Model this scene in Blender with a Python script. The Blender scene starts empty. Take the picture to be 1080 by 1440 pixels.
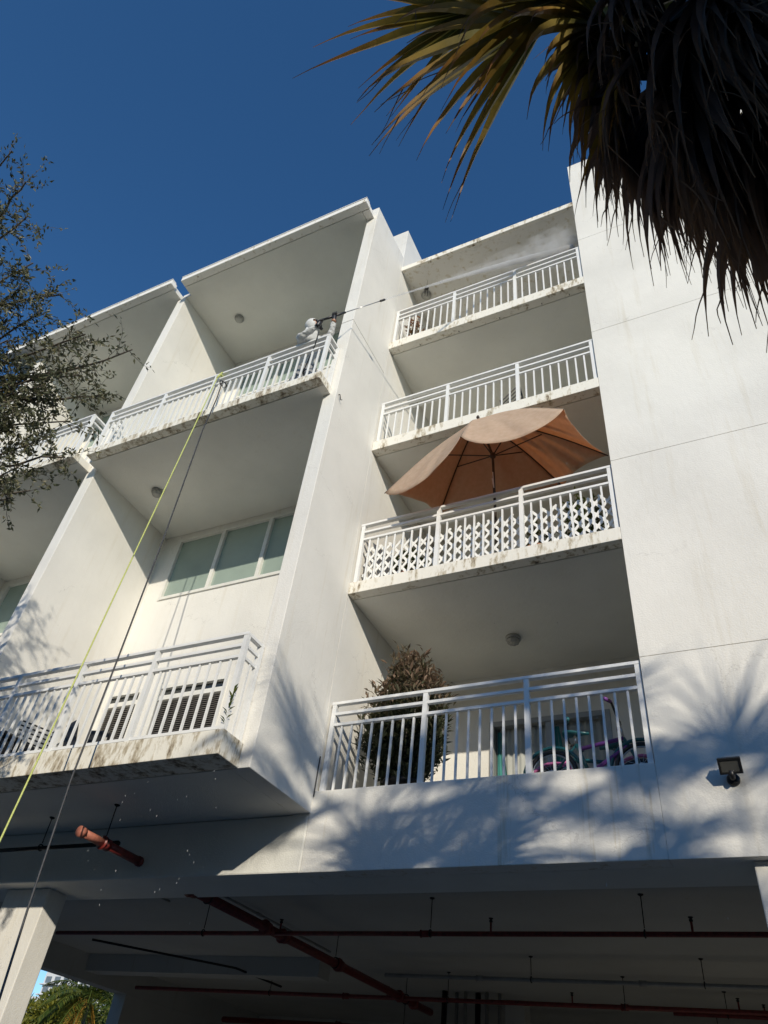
import bpy, bmesh, math, random
from mathutils import Vector, Matrix
random.seed(7)
R = random.Random(11)
S = bpy.context.scene
COL = S.collection

# ------------------------------------------------------------------ camera
CAM = Vector((0, 0, 1.6))
MW = Matrix(((0.8966316578625716, 0.43055412552613964, 0.1033189968545836),
             (-0.21990230444669148, 0.6355443577551592, -0.7400853638767739),
             (-0.3843106121585129, 0.640863881271213, 0.6645290355314399)))
FPX = 1029.69
cd = bpy.data.cameras.new('camera'); cam = bpy.data.objects.new('camera', cd); COL.objects.link(cam)
cd.sensor_fit = 'HORIZONTAL'; cd.sensor_width = 36; cd.lens = 36 * FPX / 1080
cd.clip_start = 0.05; cd.clip_end = 3000
right, down, fwd = MW[0], MW[1], MW[2]
m = Matrix.Identity(4)
for i in range(3):
    m[i][0] = right[i]; m[i][1] = -down[i]; m[i][2] = -fwd[i]; m[i][3] = CAM[i]
cam.matrix_world = m
S.camera = cam

def ray(px, py):
    a, b = (px - 540) / FPX, (py - 720) / FPX
    return right * a + down * b + fwd
def atY(px, py, Y):
    d = ray(px, py); return CAM + d * (Y / d.y)
def atD(px, py, D):
    return CAM + ray(px, py).normalized() * D

# ------------------------------------------------------------------ sky, sun, exposure
SUN = Vector((0.72, -1.0, 0.46)).normalized()
EL = math.asin(SUN.z); AZ = math.atan2(SUN.x, SUN.y)
w = bpy.data.worlds.new('World'); S.world = w; w.use_nodes = True
nt = w.node_tree
sky = nt.nodes.new('ShaderNodeTexSky'); sky.sky_type = 'NISHITA'; sky.sun_disc = False
sky.sun_elevation = EL; sky.sun_rotation = AZ
sky.air_density = 1.0; sky.dust_density = 0.08; sky.ozone_density = 4.5; sky.altitude = 300
bg = nt.nodes['Background']; bg.inputs['Strength'].default_value = 0.118
hs = nt.nodes.new('ShaderNodeHueSaturation'); hs.inputs['Saturation'].default_value = 1.14
nt.links.new(sky.outputs['Color'], hs.inputs['Color']); nt.links.new(hs.outputs['Color'], bg.inputs['Color'])
ld = bpy.data.lights.new('sun', 'SUN'); ld.energy = 3.2; ld.angle = math.radians(0.55); ld.color = (1.0, 0.915, 0.765)
sun = bpy.data.objects.new('sun', ld); COL.objects.link(sun)
sun.rotation_euler = (-SUN).to_track_quat('-Z', 'Y').to_euler(); sun.location = SUN * 40
vs = S.view_settings; vs.view_transform = 'Standard'; vs.look = 'None'; vs.gamma = 1; vs.exposure = 0.24
vs.use_curve_mapping = False
S.render.engine = 'CYCLES'
S.cycles.max_bounces = 8; S.cycles.diffuse_bounces = 5; S.cycles.volume_bounces = 1
S.cycles.transparent_max_bounces = 12

# ------------------------------------------------------------------ materials
def newmat(name):
    M = bpy.data.materials.new(name); M.use_nodes = True
    n = M.node_tree; b = n.nodes['Principled BSDF']
    return M, n, b
def ramp(n, stops):
    r = n.nodes.new('ShaderNodeValToRGB')
    e = r.color_ramp.elements
    e[0].position, e[0].color = stops[0][0], (*stops[0][1], 1)
    e[1].position, e[1].color = stops[-1][0], (*stops[-1][1], 1)
    for p, c in stops[1:-1]:
        x = e.new(p); x.color = (*c, 1)
    return r
def noise(n, scale, vec=(1, 1, 1), detail=4, rough=0.55, loc=(0, 0, 0)):
    g = n.nodes.new('ShaderNodeNewGeometry')
    mp = n.nodes.new('ShaderNodeMapping'); mp.inputs['Scale'].default_value = vec; mp.inputs['Location'].default_value = loc
    n.links.new(g.outputs['Position'], mp.inputs['Vector'])
    t = n.nodes.new('ShaderNodeTexNoise'); t.inputs['Scale'].default_value = scale
    t.inputs['Detail'].default_value = detail; t.inputs['Roughness'].default_value = rough
    n.links.new(mp.outputs['Vector'], t.inputs['Vector'])
    return t
def mixc(n, f, a, b, mode='MIX'):
    x = n.nodes.new('ShaderNodeMix'); x.data_type = 'RGBA'; x.blend_type = mode
    if isinstance(f, (int, float)): x.inputs[0].default_value = f
    else: n.links.new(f, x.inputs[0])
    for v, s in ((a, x.inputs[6]), (b, x.inputs[7])):
        if isinstance(v, tuple): s.default_value = (*v, 1)
        else: n.links.new(v, s)
    return x.outputs[2]
def bump(n, b, socket, strength, dist):
    u = n.nodes.new('ShaderNodeBump'); u.inputs['Strength'].default_value = strength; u.inputs['Distance'].default_value = dist
    n.links.new(socket, u.inputs['Height']); n.links.new(u.outputs['Normal'], b.inputs['Normal'])
def plain(name, col, rough=0.6, metal=0.0, var=0.12, scale=6, bmp=0.0):
    M, n, b = newmat(name)
    t = noise(n, scale)
    lo = tuple(c * (1 - var) for c in col); hi = tuple(min(1, c * (1 + var)) for c in col)
    r = ramp(n, [(0.3, lo), (0.7, hi)])
    n.links.new(t.outputs['Fac'], r.inputs['Fac']); n.links.new(r.outputs['Color'], b.inputs['Base Color'])
    b.inputs['Roughness'].default_value = rough; b.inputs['Metallic'].default_value = metal
    if bmp:
        t2 = noise(n, scale * 8); bump(n, b, t2.outputs['Fac'], bmp, 0.01)
    return M
def stucco(name, col, stain=0.25, rain=0.35, crack=0.0, lo=.60):
    M, n, b = newmat(name)
    big = noise(n, 0.8, detail=5); fine = noise(n, 55, detail=3); st = noise(n, 2.2, (3.5, 3.5, 0.22), detail=6, rough=0.65)
    r0 = ramp(n, [(0.3, tuple(c * 0.88 for c in col)), (0.65, col)])
    n.links.new(big.outputs['Fac'], r0.inputs['Fac'])
    r1 = ramp(n, [(lo, (1, 1, 1)), (lo + .2, (1 - stain * .55, 1 - stain * .7, 1 - stain))])
    n.links.new(st.outputs['Fac'], r1.inputs['Fac'])
    c = mixc(n, 1.0, r0.outputs['Color'], r1.outputs['Color'], 'MULTIPLY')
    sp = noise(n, 9, detail=8, rough=0.75, loc=(3, 1, 7))
    r2 = ramp(n, [(0.66, (1, 1, 1)), (0.80, (1 - rain * .8, 1 - rain * .9, 1 - rain))])
    n.links.new(sp.outputs['Fac'], r2.inputs['Fac'])
    c = mixc(n, 1.0, c, r2.outputs['Color'], 'MULTIPLY')
    if crack:
        gq = noise(n, 1.1, detail=3, loc=(9, 4, 2)); vo = n.nodes.new('ShaderNodeTexVoronoi'); vo.feature = 'DISTANCE_TO_EDGE'; vo.inputs['Scale'].default_value = .9
        wn = noise(n, 5, detail=6, rough=.7); ge = n.nodes.new('ShaderNodeNewGeometry'); va = n.nodes.new('ShaderNodeVectorMath'); va.operation = 'MULTIPLY_ADD'
        n.links.new(wn.outputs['Color'], va.inputs[0]); va.inputs[1].default_value = (.35, .35, .35); n.links.new(ge.outputs['Position'], va.inputs[2]); n.links.new(va.outputs[0], vo.inputs['Vector'])
        rk = ramp(n, [(0.0, (1, 1, 1)), (0.004, (0, 0, 0))]); n.links.new(vo.outputs['Distance'], rk.inputs['Fac'])
        rg = ramp(n, [(0.52, (0, 0, 0)), (0.62, (crack, crack, crack))]); n.links.new(gq.outputs['Fac'], rg.inputs['Fac'])
        fk = mixc(n, 1.0, rk.outputs['Color'], rg.outputs['Color'], 'MULTIPLY')
        c = mixc(n, fk, c, (.30, .28, .25))
    n.links.new(c, b.inputs['Base Color'])
    b.inputs['Roughness'].default_value = 0.85
    mid = noise(n, 14, (1, 1, .5), detail=4)
    mm = n.nodes.new('ShaderNodeMath'); mm.operation = 'ADD'
    n.links.new(fine.outputs['Fac'], mm.inputs[0]); n.links.new(mid.outputs['Fac'], mm.inputs[1])
    bump(n, b, mm.outputs[0], 0.32, 0.012)
    return M
def fascia_mat(name, col, amount):
    M, n, b = newmat(name)
    a = noise(n, 3.0, (1.6, 1.6, 0.5), detail=7, rough=0.7); d = noise(n, 13, (1, 1, 0.35), detail=6, rough=0.7, loc=(5, 2, 1))
    mm = n.nodes.new('ShaderNodeMath'); mm.operation = 'MULTIPLY'
    n.links.new(a.outputs['Fac'], mm.inputs[0]); n.links.new(d.outputs['Fac'], mm.inputs[1])
    lo = amount
    r = ramp(n, [(lo - 0.09, col), (lo - 0.02, (0.50, 0.44, 0.33)), (lo + 0.05, (0.17, 0.13, 0.09)), (lo + 0.12, (0.05, 0.045, 0.04))])
    n.links.new(mm.outputs[0], r.inputs['Fac'])
    n.links.new(r.outputs['Color'], b.inputs['Base Color']); b.inputs['Roughness'].default_value = 0.9
    bump(n, b, d.outputs['Fac'], 0.5, 0.015)
    return M
def leafy(name, stops, trans=0.35, rough=0.45, attr='t', spec=0.4):
    M, n, b = newmat(name)
    a = n.nodes.new('ShaderNodeAttribute'); a.attribute_name = attr
    r = ramp(n, stops); n.links.new(a.outputs['Fac'], r.inputs['Fac'])
    t = noise(n, 22, detail=3)
    c = mixc(n, t.outputs['Fac'], r.outputs['Color'], tuple(x * .6 for x in stops[0][1]))
    c = mixc(n, 0.65, c, r.outputs['Color'])
    n.links.new(c, b.inputs['Base Color']); b.inputs['Roughness'].default_value = rough
    b.inputs['Specular IOR Level'].default_value = spec
    tr = n.nodes.new('ShaderNodeBsdfTranslucent'); n.links.new(c, tr.inputs['Color'])
    mx = n.nodes.new('ShaderNodeMixShader'); mx.inputs[0].default_value = trans
    n.links.new(b.outputs[0], mx.inputs[1]); n.links.new(tr.outputs[0], mx.inputs[2])
    n.links.new(mx.outputs[0], n.nodes['Material Output'].inputs['Surface'])
    return M
def glass_mat(name, col, rough, spec=0.5):
    M, n, b = newmat(name)
    t = noise(n, 1.3, detail=3)
    r = ramp(n, [(0.3, tuple(c * .85 for c in col)), (0.7, col)])
    n.links.new(t.outputs['Fac'], r.inputs['Fac']); n.links.new(r.outputs['Color'], b.inputs['Base Color'])
    b.inputs['Roughness'].default_value = rough; b.inputs['Specular IOR Level'].default_value = spec
    return M

WHITE = (0.80, 0.78, 0.725)
m_wall = stucco('white_stucco', WHITE, .15, .35, .5, .56)
m_para = stucco('stained_stucco', WHITE, .75, .7, .6, .55)
m_clean = stucco('ceiling_paint', (0.78, 0.77, 0.71), 0.12, 0.12)
m_garage = stucco('garage_paint', (0.50, 0.495, 0.46), 0.3, 0.4)
m_fascia = fascia_mat('weathered_fascia', (0.80, 0.77, 0.69), 0.36)
m_fascia2 = fascia_mat('stained_fascia', (0.80, 0.77, 0.68), 0.312)
m_roofedge = fascia_mat('roof_edge_paint', (0.82, 0.80, 0.75), 0.385)
m_rail = plain('white_powder_coat', (0.80, 0.80, 0.78), 0.35, var=0.05, scale=5)
m_frame = plain('white_window_frame', (0.74, 0.73, 0.68), 0.45, var=0.06)
m_alu = plain('grey_door_frame', (0.32, 0.32, 0.31), 0.4, 0.3, var=0.1)
m_pane = glass_mat('frosted_green_glass', (0.33, 0.41, 0.36), 0.12, 0.9)
m_dark = glass_mat('dark_glass', (0.03, 0.035, 0.035), 0.06, 0.7)
m_louver = plain('dark_louver', (0.22, 0.205, 0.19), 0.5, var=0.2)
m_curtain = plain('curtain_cloth', (0.42, 0.43, 0.40), 0.9, var=0.1, scale=3)
m_teal = plain('teal_curtain', (0.05, 0.22, 0.20), 0.9, var=0.2, scale=3)
m_red = plain('red_pipe_paint', (0.17, 0.022, 0.018), 0.45, var=0.35, scale=18, bmp=0.1)
m_red_sunlit = plain('red_pipe_paint_sunlit', (0.42, 0.15, 0.10), 0.6, var=0.3, scale=20, bmp=0.2)  # sunlit copy of the red pipe paint, sunlight put into the colour
m_iron = plain('black_iron', (0.025, 0.024, 0.023), 0.5, 0.5, var=0.3, scale=20)
m_conduit = plain('grey_conduit', (0.30, 0.30, 0.29), 0.5, 0.2, var=0.15)
m_black = plain('black_plastic', (0.018, 0.018, 0.019), 0.4, var=0.2)
m_lens = glass_mat('lamp_lens', (0.10, 0.10, 0.09), 0.12, 0.8)
m_dome = glass_mat('ribbed_lamp_glass', (0.50, 0.49, 0.45), 0.25, 0.6)
m_lampring = plain('lamp_ring', (0.36, 0.36, 0.34), 0.5, var=0.1)
m_asphalt = plain('asphalt', (0.06, 0.06, 0.062), 0.9, var=0.25, scale=2, bmp=0.3)
m_conc = plain('pavement_concrete', (0.19, 0.18, 0.155), 0.9, var=0.15, scale=1.5, bmp=0.2)
m_rope = plain('yellow_rope', (0.50, 0.54, 0.17), 0.7, var=0.2, scale=60)
m_hose = plain('dark_hose', (0.05, 0.05, 0.05), 0.35, var=0.3, scale=20)
m_steel = plain('steel', (0.45, 0.45, 0.45), 0.3, 0.9, var=0.1)
m_suit = plain('pale_coverall', (0.62, 0.62, 0.60), 0.8, var=0.1, scale=12, bmp=0.3)
m_trous = plain('grey_trousers', (0.22, 0.23, 0.25), 0.9, var=0.25, scale=14, bmp=0.3)
m_skin = plain('skin', (0.42, 0.22, 0.14), 0.5, var=0.1)
m_slatw = plain('white_lattice', (0.82, 0.82, 0.80), 0.5, var=0.04)
m_terra = plain('terracotta', (0.42, 0.16, 0.08), 0.8, var=0.2, scale=10)
m_bark = plain('bark', (0.10, 0.085, 0.065), 0.95, var=0.4, scale=14, bmp=0.8)
m_palmbark = plain('palm_bark', (0.12, 0.095, 0.07), 0.95, var=0.4, scale=18, bmp=0.8)
m_live = leafy('palm_green', [(0.0, (0.035, 0.055, 0.014)), (0.36, (0.12, 0.13, 0.025)), (0.62, (0.36, 0.25, 0.045)), (0.86, (0.40, 0.18, 0.04)), (1.0, (0.10, 0.055, 0.03))], 0.38)
m_deadf = leafy('palm_dead', [(0.0, (0.20, 0.15, 0.13)), (0.6, (0.20, 0.145, 0.12)), (1.0, (0.28, 0.17, 0.09))], 0.3, 0.8, spec=0.1)
m_oak = leafy('oak_leaf', [(0.0, (0.07, 0.085, 0.045)), (0.5, (0.13, 0.14, 0.075)), (1.0, (0.22, 0.20, 0.11))], 0.2, 0.4)
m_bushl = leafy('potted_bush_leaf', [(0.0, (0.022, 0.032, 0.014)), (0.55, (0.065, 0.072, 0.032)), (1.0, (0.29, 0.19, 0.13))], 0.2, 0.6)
m_green = leafy('garden_leaf', [(0.0, (0.04, 0.07, 0.012)), (0.5, (0.09, 0.13, 0.02)), (1.0, (0.20, 0.20, 0.03))], 0.3, 0.5)
m_gold = leafy('golden_leaf', [(0.0, (0.35, 0.20, 0.02)), (1.0, (0.50, 0.26, 0.04))], 0.3, 0.6)
m_tower = plain('tower_paint', (0.62, 0.63, 0.64), 0.8, var=0.05, scale=0.05)
m_towerw = glass_mat('tower_glass', (0.16, 0.19, 0.22), 0.2)

# ------------------------------------------------------------------ mesh helpers
class MB:
    def __init__(s): s.v = []; s.f = []; s.a = []
    def box(s, x0, x1, y0, y1, z0, z1):
        o = len(s.v)
        s.v += [(x0, y0, z0), (x1, y0, z0), (x1, y1, z0), (x0, y1, z0), (x0, y0, z1), (x1, y0, z1), (x1, y1, z1), (x0, y1, z1)]
        s.f += [tuple(o + i for i in q) for q in ((0, 3, 2, 1), (4, 5, 6, 7), (0, 1, 5, 4), (1, 2, 6, 5), (2, 3, 7, 6), (3, 0, 4, 7))]
        return s
    def obox(s, c, ax, ay, az):          # oriented box: centre and three half-axis vectors
        o = len(s.v)
        for i in (-1, 1):
            for j in (-1, 1):
                for k in (-1, 1):
                    s.v.append(tuple(Vector(c) + Vector(ax) * i + Vector(ay) * j + Vector(az) * k))
        s.f += [tuple(o + i for i in q) for q in ((0, 1, 3, 2), (4, 6, 7, 5), (0, 4, 5, 1), (2, 3, 7, 6), (0, 2, 6, 4), (1, 5, 7, 3))]
        return s
    def tube(s, pts, r, n=8, cap=True):
        pts = [Vector(p) for p in pts]; N = len(pts)
        rs = r if isinstance(r, (list, tuple)) else [r] * N
        o = len(s.v); up = None
        for i, p in enumerate(pts):
            d = (pts[min(i + 1, N - 1)] - pts[max(i - 1, 0)]).normalized()
            if up is None:
                up = d.orthogonal().normalized()
            up = (up - d * up.dot(d)).normalized(); sd = d.cross(up)
            for k in range(n):
                a = 2 * math.pi * k / n
                s.v.append(tuple(p + (up * math.cos(a) + sd * math.sin(a)) * rs[i]))
        for i in range(N - 1):
            for k in range(n):
                s.f.append((o + i * n + k, o + i * n + (k + 1) % n, o + (i + 1) * n + (k + 1) % n, o + (i + 1) * n + k))
        if cap:
            s.f.append(tuple(o + k for k in range(n))[::-1]); s.f.append(tuple(o + (N - 1) * n + k for k in range(n)))
        return s
    def lathe(s, c, prof, n=20, ax=Vector((0, 0, 1))):
        ax = Vector(ax).normalized(); u = ax.orthogonal().normalized(); w = ax.cross(u); o = len(s.v)
        for (r, h) in prof:
            for k in range(n):
                a = 2 * math.pi * k / n
                s.v.append(tuple(Vector(c) + ax * h + (u * math.cos(a) + w * math.sin(a)) * r))
        for i in range(len(prof) - 1):
            for k in range(n):
                s.f.append((o + i * n + k, o + i * n + (k + 1) % n, o + (i + 1) * n + (k + 1) % n, o + (i + 1) * n + k))
        s.f.append(tuple(o + k for k in range(n))[::-1]); s.f.append(tuple(o + (len(prof) - 1) * n + k for k in range(n)))
        return s
    def torus(s, c, ax, R_, r, n=28, k=8):
        ax = Vector(ax).normalized(); u = ax.orthogonal().normalized(); w = ax.cross(u)
        pts = [Vector(c) + (u * math.cos(2 * math.pi * i / n) + w * math.sin(2 * math.pi * i / n)) * R_ for i in range(n)]
        o = len(s.v)
        for i, p in enumerate(pts):
            rd = (p - Vector(c)).normalized()
            for j in range(k):
                a = 2 * math.pi * j / k
                s.v.append(tuple(p + (rd * math.cos(a) + ax * math.sin(a)) * r))
        for i in range(n):
            for j in range(k):
                s.f.append((o + i * k + j, o + i * k + (j + 1) % k, o + ((i + 1) % n) * k + (j + 1) % k, o + ((i + 1) % n) * k + j))
        return s
    def mesh(s, name, mat=None, smooth=False):
        me = bpy.data.meshes.new(name); me.from_pydata(s.v, [], s.f); me.update()
        if s.a and len(s.a) == len(s.v):
            at = me.attributes.new('t', 'FLOAT', 'POINT'); at.data.foreach_set('value', s.a)
        if mat: me.materials.append(mat)
        if smooth: me.polygons.foreach_set('use_smooth', [True] * len(me.polygons))
        return me
    def build(s, name, mat, parent=None, smooth=False, bevel=0.0):
        o = bpy.data.objects.new(name, s.mesh(name, mat, smooth)); COL.objects.link(o)
        if parent: o.parent = parent
        if bevel:
            b = o.modifiers.new('bevel', 'BEVEL'); b.width = bevel; b.segments = 2; b.limit_method = 'ANGLE'
        return o
def inst(name, me, loc, parent=None, rot=None, scale=None):
    o = bpy.data.objects.new(name, me); COL.objects.link(o); o.location = loc
    if rot: o.rotation_euler = rot
    if scale: o.scale = scale
    if parent: o.parent = parent
    return o
def tag(o, label=None, cat=None, group=None, kind=None):
    if label: o['label'] = label
    if cat: o['category'] = cat
    if group: o['group'] = group
    if kind: o['kind'] = kind
    return o
def empty(name, loc=(0, 0, 0)):
    o = bpy.data.objects.new(name, None); COL.objects.link(o); o.location = (0, 0, 0); return o

# ------------------------------------------------------------------ ground
g = MB(); g.v = [(-1500, -1500, 0), (1500, -1500, 0), (1500, 1500, 0), (-1500, 1500, 0)]; g.f = [(0, 1, 2, 3)]
tag(g.build('ground', m_asphalt), kind='structure')
tag(MB().box(-40, 40, 2.6, 5.6, -0.1, 0.13).build('pavement', m_conc), kind='structure')
tag(MB().box(-13.6, 12, 6.6, 20, -0.1, 0.012).build('garage_floor', plain('garage_concrete', (0.32, 0.315, 0.295), 0.8, var=0.2, scale=1)), kind='structure')
tag(MB().box(-40, 40, 5.65, 6.55, -0.1, 0.02).build('driveway', m_conc), kind='structure')

# ------------------------------------------------------------------ unseen low building added behind the viewer, sized to shade the ground
AC = empty('shading_building'); tag(AC, 'long low building added unseen behind the viewer to shade the ground', 'building')
MB().box(-55, 60, -24, -12, 0, 10.1).build('wall', plain('tan_render', (0.30, 0.27, 0.22), .9, var=.1, scale=.4), AC)
MB().box(-55.3, 60.3, -24.3, -11.7, 10.1, 10.4).build('roof', plain('grey_roof', (0.2, 0.2, 0.2), .9), AC)
_w = MB().box(-.8, .8, -.05, .06, 0, 1.5).mesh('window', m_dark)
for _f in (1.2, 4.4, 7.6):
    for _k in range(28):
        inst('window', _w, (-52 + 4 * _k, -12.0, _f), AC)

# ------------------------------------------------------------------ building
B = empty('apartment_building')
tag(B, 'white stucco apartment block with stacked balconies, deep fin walls and open garage below', 'building')
FXR, FXL = -4.73, -4.97          # main fin wall faces
ABR, ABL = -9.84, -10.08         # next fin wall
FY = 5.92                        # front of the fins
D = 7.2                          # right-hand facade plane

# right-hand wall block: core + storey panels with recessed joints
MB().box(-0.893, 9, 7.212, 12, 5.6, 18.17).box(-0.89, 9, 7.423, 12, 4.52, 5.61).build('wall_core', m_wall, B)
zs = [3.893, 5.95, 8.98, 11.99, 15.0, 18.25]
for i in range(5):
    a = zs[i] + (0.0035 if i else 0); b = zs[i + 1] - (0.0035 if i < 4 else 0)
    MB().box(-0.905, 9, D, D + (0.2205 if i == 0 else 0.15), a, b).build('wall_panel', m_wall, B, bevel=0.002)
# garage-front parapet
MB().box(FXR - 0.02, -0.907, D + 0.001, 7.42, 3.893, 4.785).build('parapet', m_para, B, bevel=0.008)

def slab(name, x0, x1, y0, y1, z0, z1, mat_edge, xe=None, groove=0.16):
    """balcony slab: weathered front strip, recessed drip groove, main soffit"""
    xa, xb = xe if xe else (x0, x1)
    o = MB().box(x0, x1, y0 + groove + 0.014, y1, z0, z1 - 0.004)
    o.box(xa + .003, xb - .003, y0 + groove - 0.001, y0 + groove + 0.016, z0 + 0.02, z1 - 0.006)
    s = o.build(name, m_clean, B)
    e = MB().box(xa, xb, y0, y0 + groove, z0, z1)
    e.build('slab_edge', mat_edge, s, bevel=0.008)
    return s
# right bay slabs
MB().box(FXR, -0.9, 7.425, 10, 4.51, 4.78).build('floor_slab', m_clean, B)
RB = [(7.61, 7.81), (10.595, 10.815), (13.5, 13.725)]
for z0, z1 in RB:
    slab('balcony_slab', FXR + .002, -0.895, D + 0.002, 9.95, z0, z1, m_fascia, xe=(FXR + .002, -0.907))
r = MB().box(FXR + .002, -0.895, 7.262, 10.2, 16.43, 16.56).build('roof_slab', m_para, B)
MB().box(FXR - .004, -0.907, D - .01, 7.26, 16.42, 16.58).build('roof_edge', m_fascia, r, bevel=0.01)

def wall_holes(name, x0, x1, z0, z1, y0, y1, holes, mat):
    xs = sorted({x0, x1, *[h[0] for h in holes], *[h[1] for h in holes]})
    zz = sorted({z0, z1, *[h[2] for h in holes], *[h[3] for h in holes]})
    M = MB(); vid = {}
    def V(i, k, y):
        key = (i, k, y)
        if key not in vid:
            vid[key] = len(M.v); M.v.append((xs[i], y, zz[k]))
        return vid[key]
    solid = {}
    for i in range(len(xs) - 1):
        for k in range(len(zz) - 1):
            cx, cz = (xs[i] + xs[i + 1]) / 2, (zz[k] + zz[k + 1]) / 2
            solid[i, k] = not any(h[0] < cx < h[1] and h[2] < cz < h[3] for h in holes)
    for (i, k), s in solid.items():
        if not s: continue
        M.f.append((V(i, k, y0), V(i + 1, k, y0), V(i + 1, k + 1, y0), V(i, k + 1, y0)))
        M.f.append((V(i, k, y1), V(i, k + 1, y1), V(i + 1, k + 1, y1), V(i + 1, k, y1)))
        if not solid.get((i - 1, k)): M.f.append((V(i, k, y0), V(i, k + 1, y0), V(i, k + 1, y1), V(i, k, y1)))
        if not solid.get((i + 1, k)): M.f.append((V(i + 1, k, y0), V(i + 1, k, y1), V(i + 1, k + 1, y1), V(i + 1, k + 1, y0)))
        if not solid.get((i, k - 1)): M.f.append((V(i, k, y0), V(i, k, y1), V(i + 1, k, y1), V(i + 1, k, y0)))
        if not solid.get((i, k + 1)): M.f.append((V(i, k + 1, y0), V(i + 1, k + 1, y0), V(i + 1, k + 1, y1), V(i, k + 1, y1)))
    return M.build(name, mat, B)

# right bay back wall with sliding doors on each storey
YR = 9.9
dh = [(-3.55, -1.75, z, z + 2.02) for z in (4.785, 7.815, 10.82, 13.73)]
wall_holes('back_wall', FXR - .1, -0.88, 4.4, 16.5, YR, YR + 0.15, dh, m_wall)
for k, (x0, x1, z0, z1) in enumerate(dh):
    f = MB()
    f.box(x0, x0 + .07, YR - .02, YR + .1, z0, z1).box(x1 - .07, x1, YR - .02, YR + .1, z0, z1).box(x0 + .07, x1 - .07, YR - .02, YR + .1, z1 - .08, z1).box(x0 + .07, x1 - .07, YR - .02, YR + .1, z0, z0 + .06)
    xm = (x0 + x1) / 2
    f.box(xm - .045, xm + .045, YR + .0, YR + .09, z0 + .06, z1 - .08)
    d = f.build('sliding_door', m_alu, B)
    for a, b, yy in ((x0 + .07, xm - .045, .05), (xm + .045, x1 - .07, .07)):
        c = MB(); n = 26                      # pleated curtain behind the glass
        o = 0
        for i in range(n + 1):
            x = a + (b - a) * i / n; y = YR + .12 + .025 * math.sin(i * 1.9)
            c.v += [(x, y, z0 + .05), (x, y, z1 - .05)]
            if i: c.f.append((2 * i - 2, 2 * i, 2 * i + 1, 2 * i - 1))
        c.build('curtain', m_curtain, d, True)
        if k == 0:
            c = MB()
            for i in range(9):
                x = a + .02 + .26 * i / 8; y = YR + .095 + .014 * math.sin(i * 2.1)
                c.v += [(x + .02 * i / 8, y, z0 + .05), (a + .02 + .07 * i / 8, y, z1 - .12)]
                if i: c.f.append((2 * i - 2, 2 * i, 2 * i + 1, 2 * i - 1))
            c.build('curtain', m_teal, d, True)
MB().box(-4.9, -0.88, YR + .4, YR + .5, 4.4, 16.5).build('inner_wall', m_curtain, B)

# main fin wall in two lifts with a recessed joint, and the tall core behind
MB().box(FXL, FXR, FY, D - .003, 4.53, 12.704).build('fin_wall', m_wall, B, bevel=0.008)
MB().box(FXL, FXR, FY, D - .003, 12.716, 17.0).build('fin_wall', m_wall, B, bevel=0.008)
MB().box(FXL + .01, FXR - .012, FY + .012, D - .005, 12.69, 12.73).build('joint_filler', m_wall, B)
MB().box(FXL, FXR - .001, D, 10.2, 4.515, 16.6).build('side_wall', m_wall, B)
MB().box(-5.6, FXR - .003, D + .004, 10.2, 16.602, 18.3).build('roof_core_wall', m_wall, B, bevel=0.008)

# left bay A: two double-height loft balconies
YB = 8.03
winA = [(-9.45, -6.1, 9.04, 10.54), (-9.45, -6.1, 14.94, 16.44), (-9.78, -8.98, 4.82, 7.15), (-8.64, -7.22, 4.82, 7.15), (-9.3, -5.4, 10.84, 13.0)]
wall_holes('back_wall', ABR - .05, FXL + .05, 4.5, 16.6, YB, YB + .2, winA, m_wall)
slab('balcony_slab', ABR + .001, FXL - .002, 5.55, YB - .002, 4.53, 4.80, m_fascia2, xe=(-9.76, -4.87), groove=.362)
slab('balcony_slab', ABR + .001, FXL - .002, 5.55, YB - .002, 10.66, 10.82, m_fascia2, xe=(-9.76, -4.84))
# the strip of slab that passes in front of the fin ends
MB().box(FXL - .01, -4.841, 5.716, FY - .003, 10.661, 10.818).build('slab_end', m_fascia, B)
MB().box(-9.759, ABR + .02, 5.73, FY - .003, 10.661, 10.816).build('slab_end', m_clean, B)
def roof(x0, x1, y0, y1, xa, xb):
    s = MB().box(x0, x1, y0 + .175, y1, 16.55, 16.69).box(xa + .003, xb - .003, y0 + .158, y0 + .177, 16.57, 16.685).build('roof_slab', m_clean, B)
    MB().box(xa, xb, y0, y0 + .16, 16.55, 16.70).build('roof_edge', m_roofedge, s, bevel=.008)
    MB().box(xa - .004, xb + .004, y0 - .012, y0 + .12, 16.702, 16.725).build('roof_flashing', m_rail, s)
s_ = MB().box(-9.70, FXL - .004, 5.695, 5.926, 16.55, 16.69).box(-9.96, FXL - .004, 5.925, 10.2, 16.551, 16.689).box(-9.697, -4.793, 5.678, 5.697, 16.57, 16.685).build('roof_slab', m_clean, B)
MB().box(-9.70, -4.79, 5.52, 5.68, 16.55, 16.70).build('roof_edge', m_roofedge, s_, bevel=.008)
MB().box(-9.704, -4.786, 5.508, 5.64, 16.702, 16.725).build('roof_flashing', m_rail, s_)
MB().box(FXL + .004, -4.80, 5.70, FY - .003, 16.552, 16.69).build('roof_end', m_roofedge, B)
# fin wall between bays A and B
MB().box(ABL, ABR, FY, YB + .2, 4.53, 16.54).build('fin_wall', m_wall, B, bevel=0.008)
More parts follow.
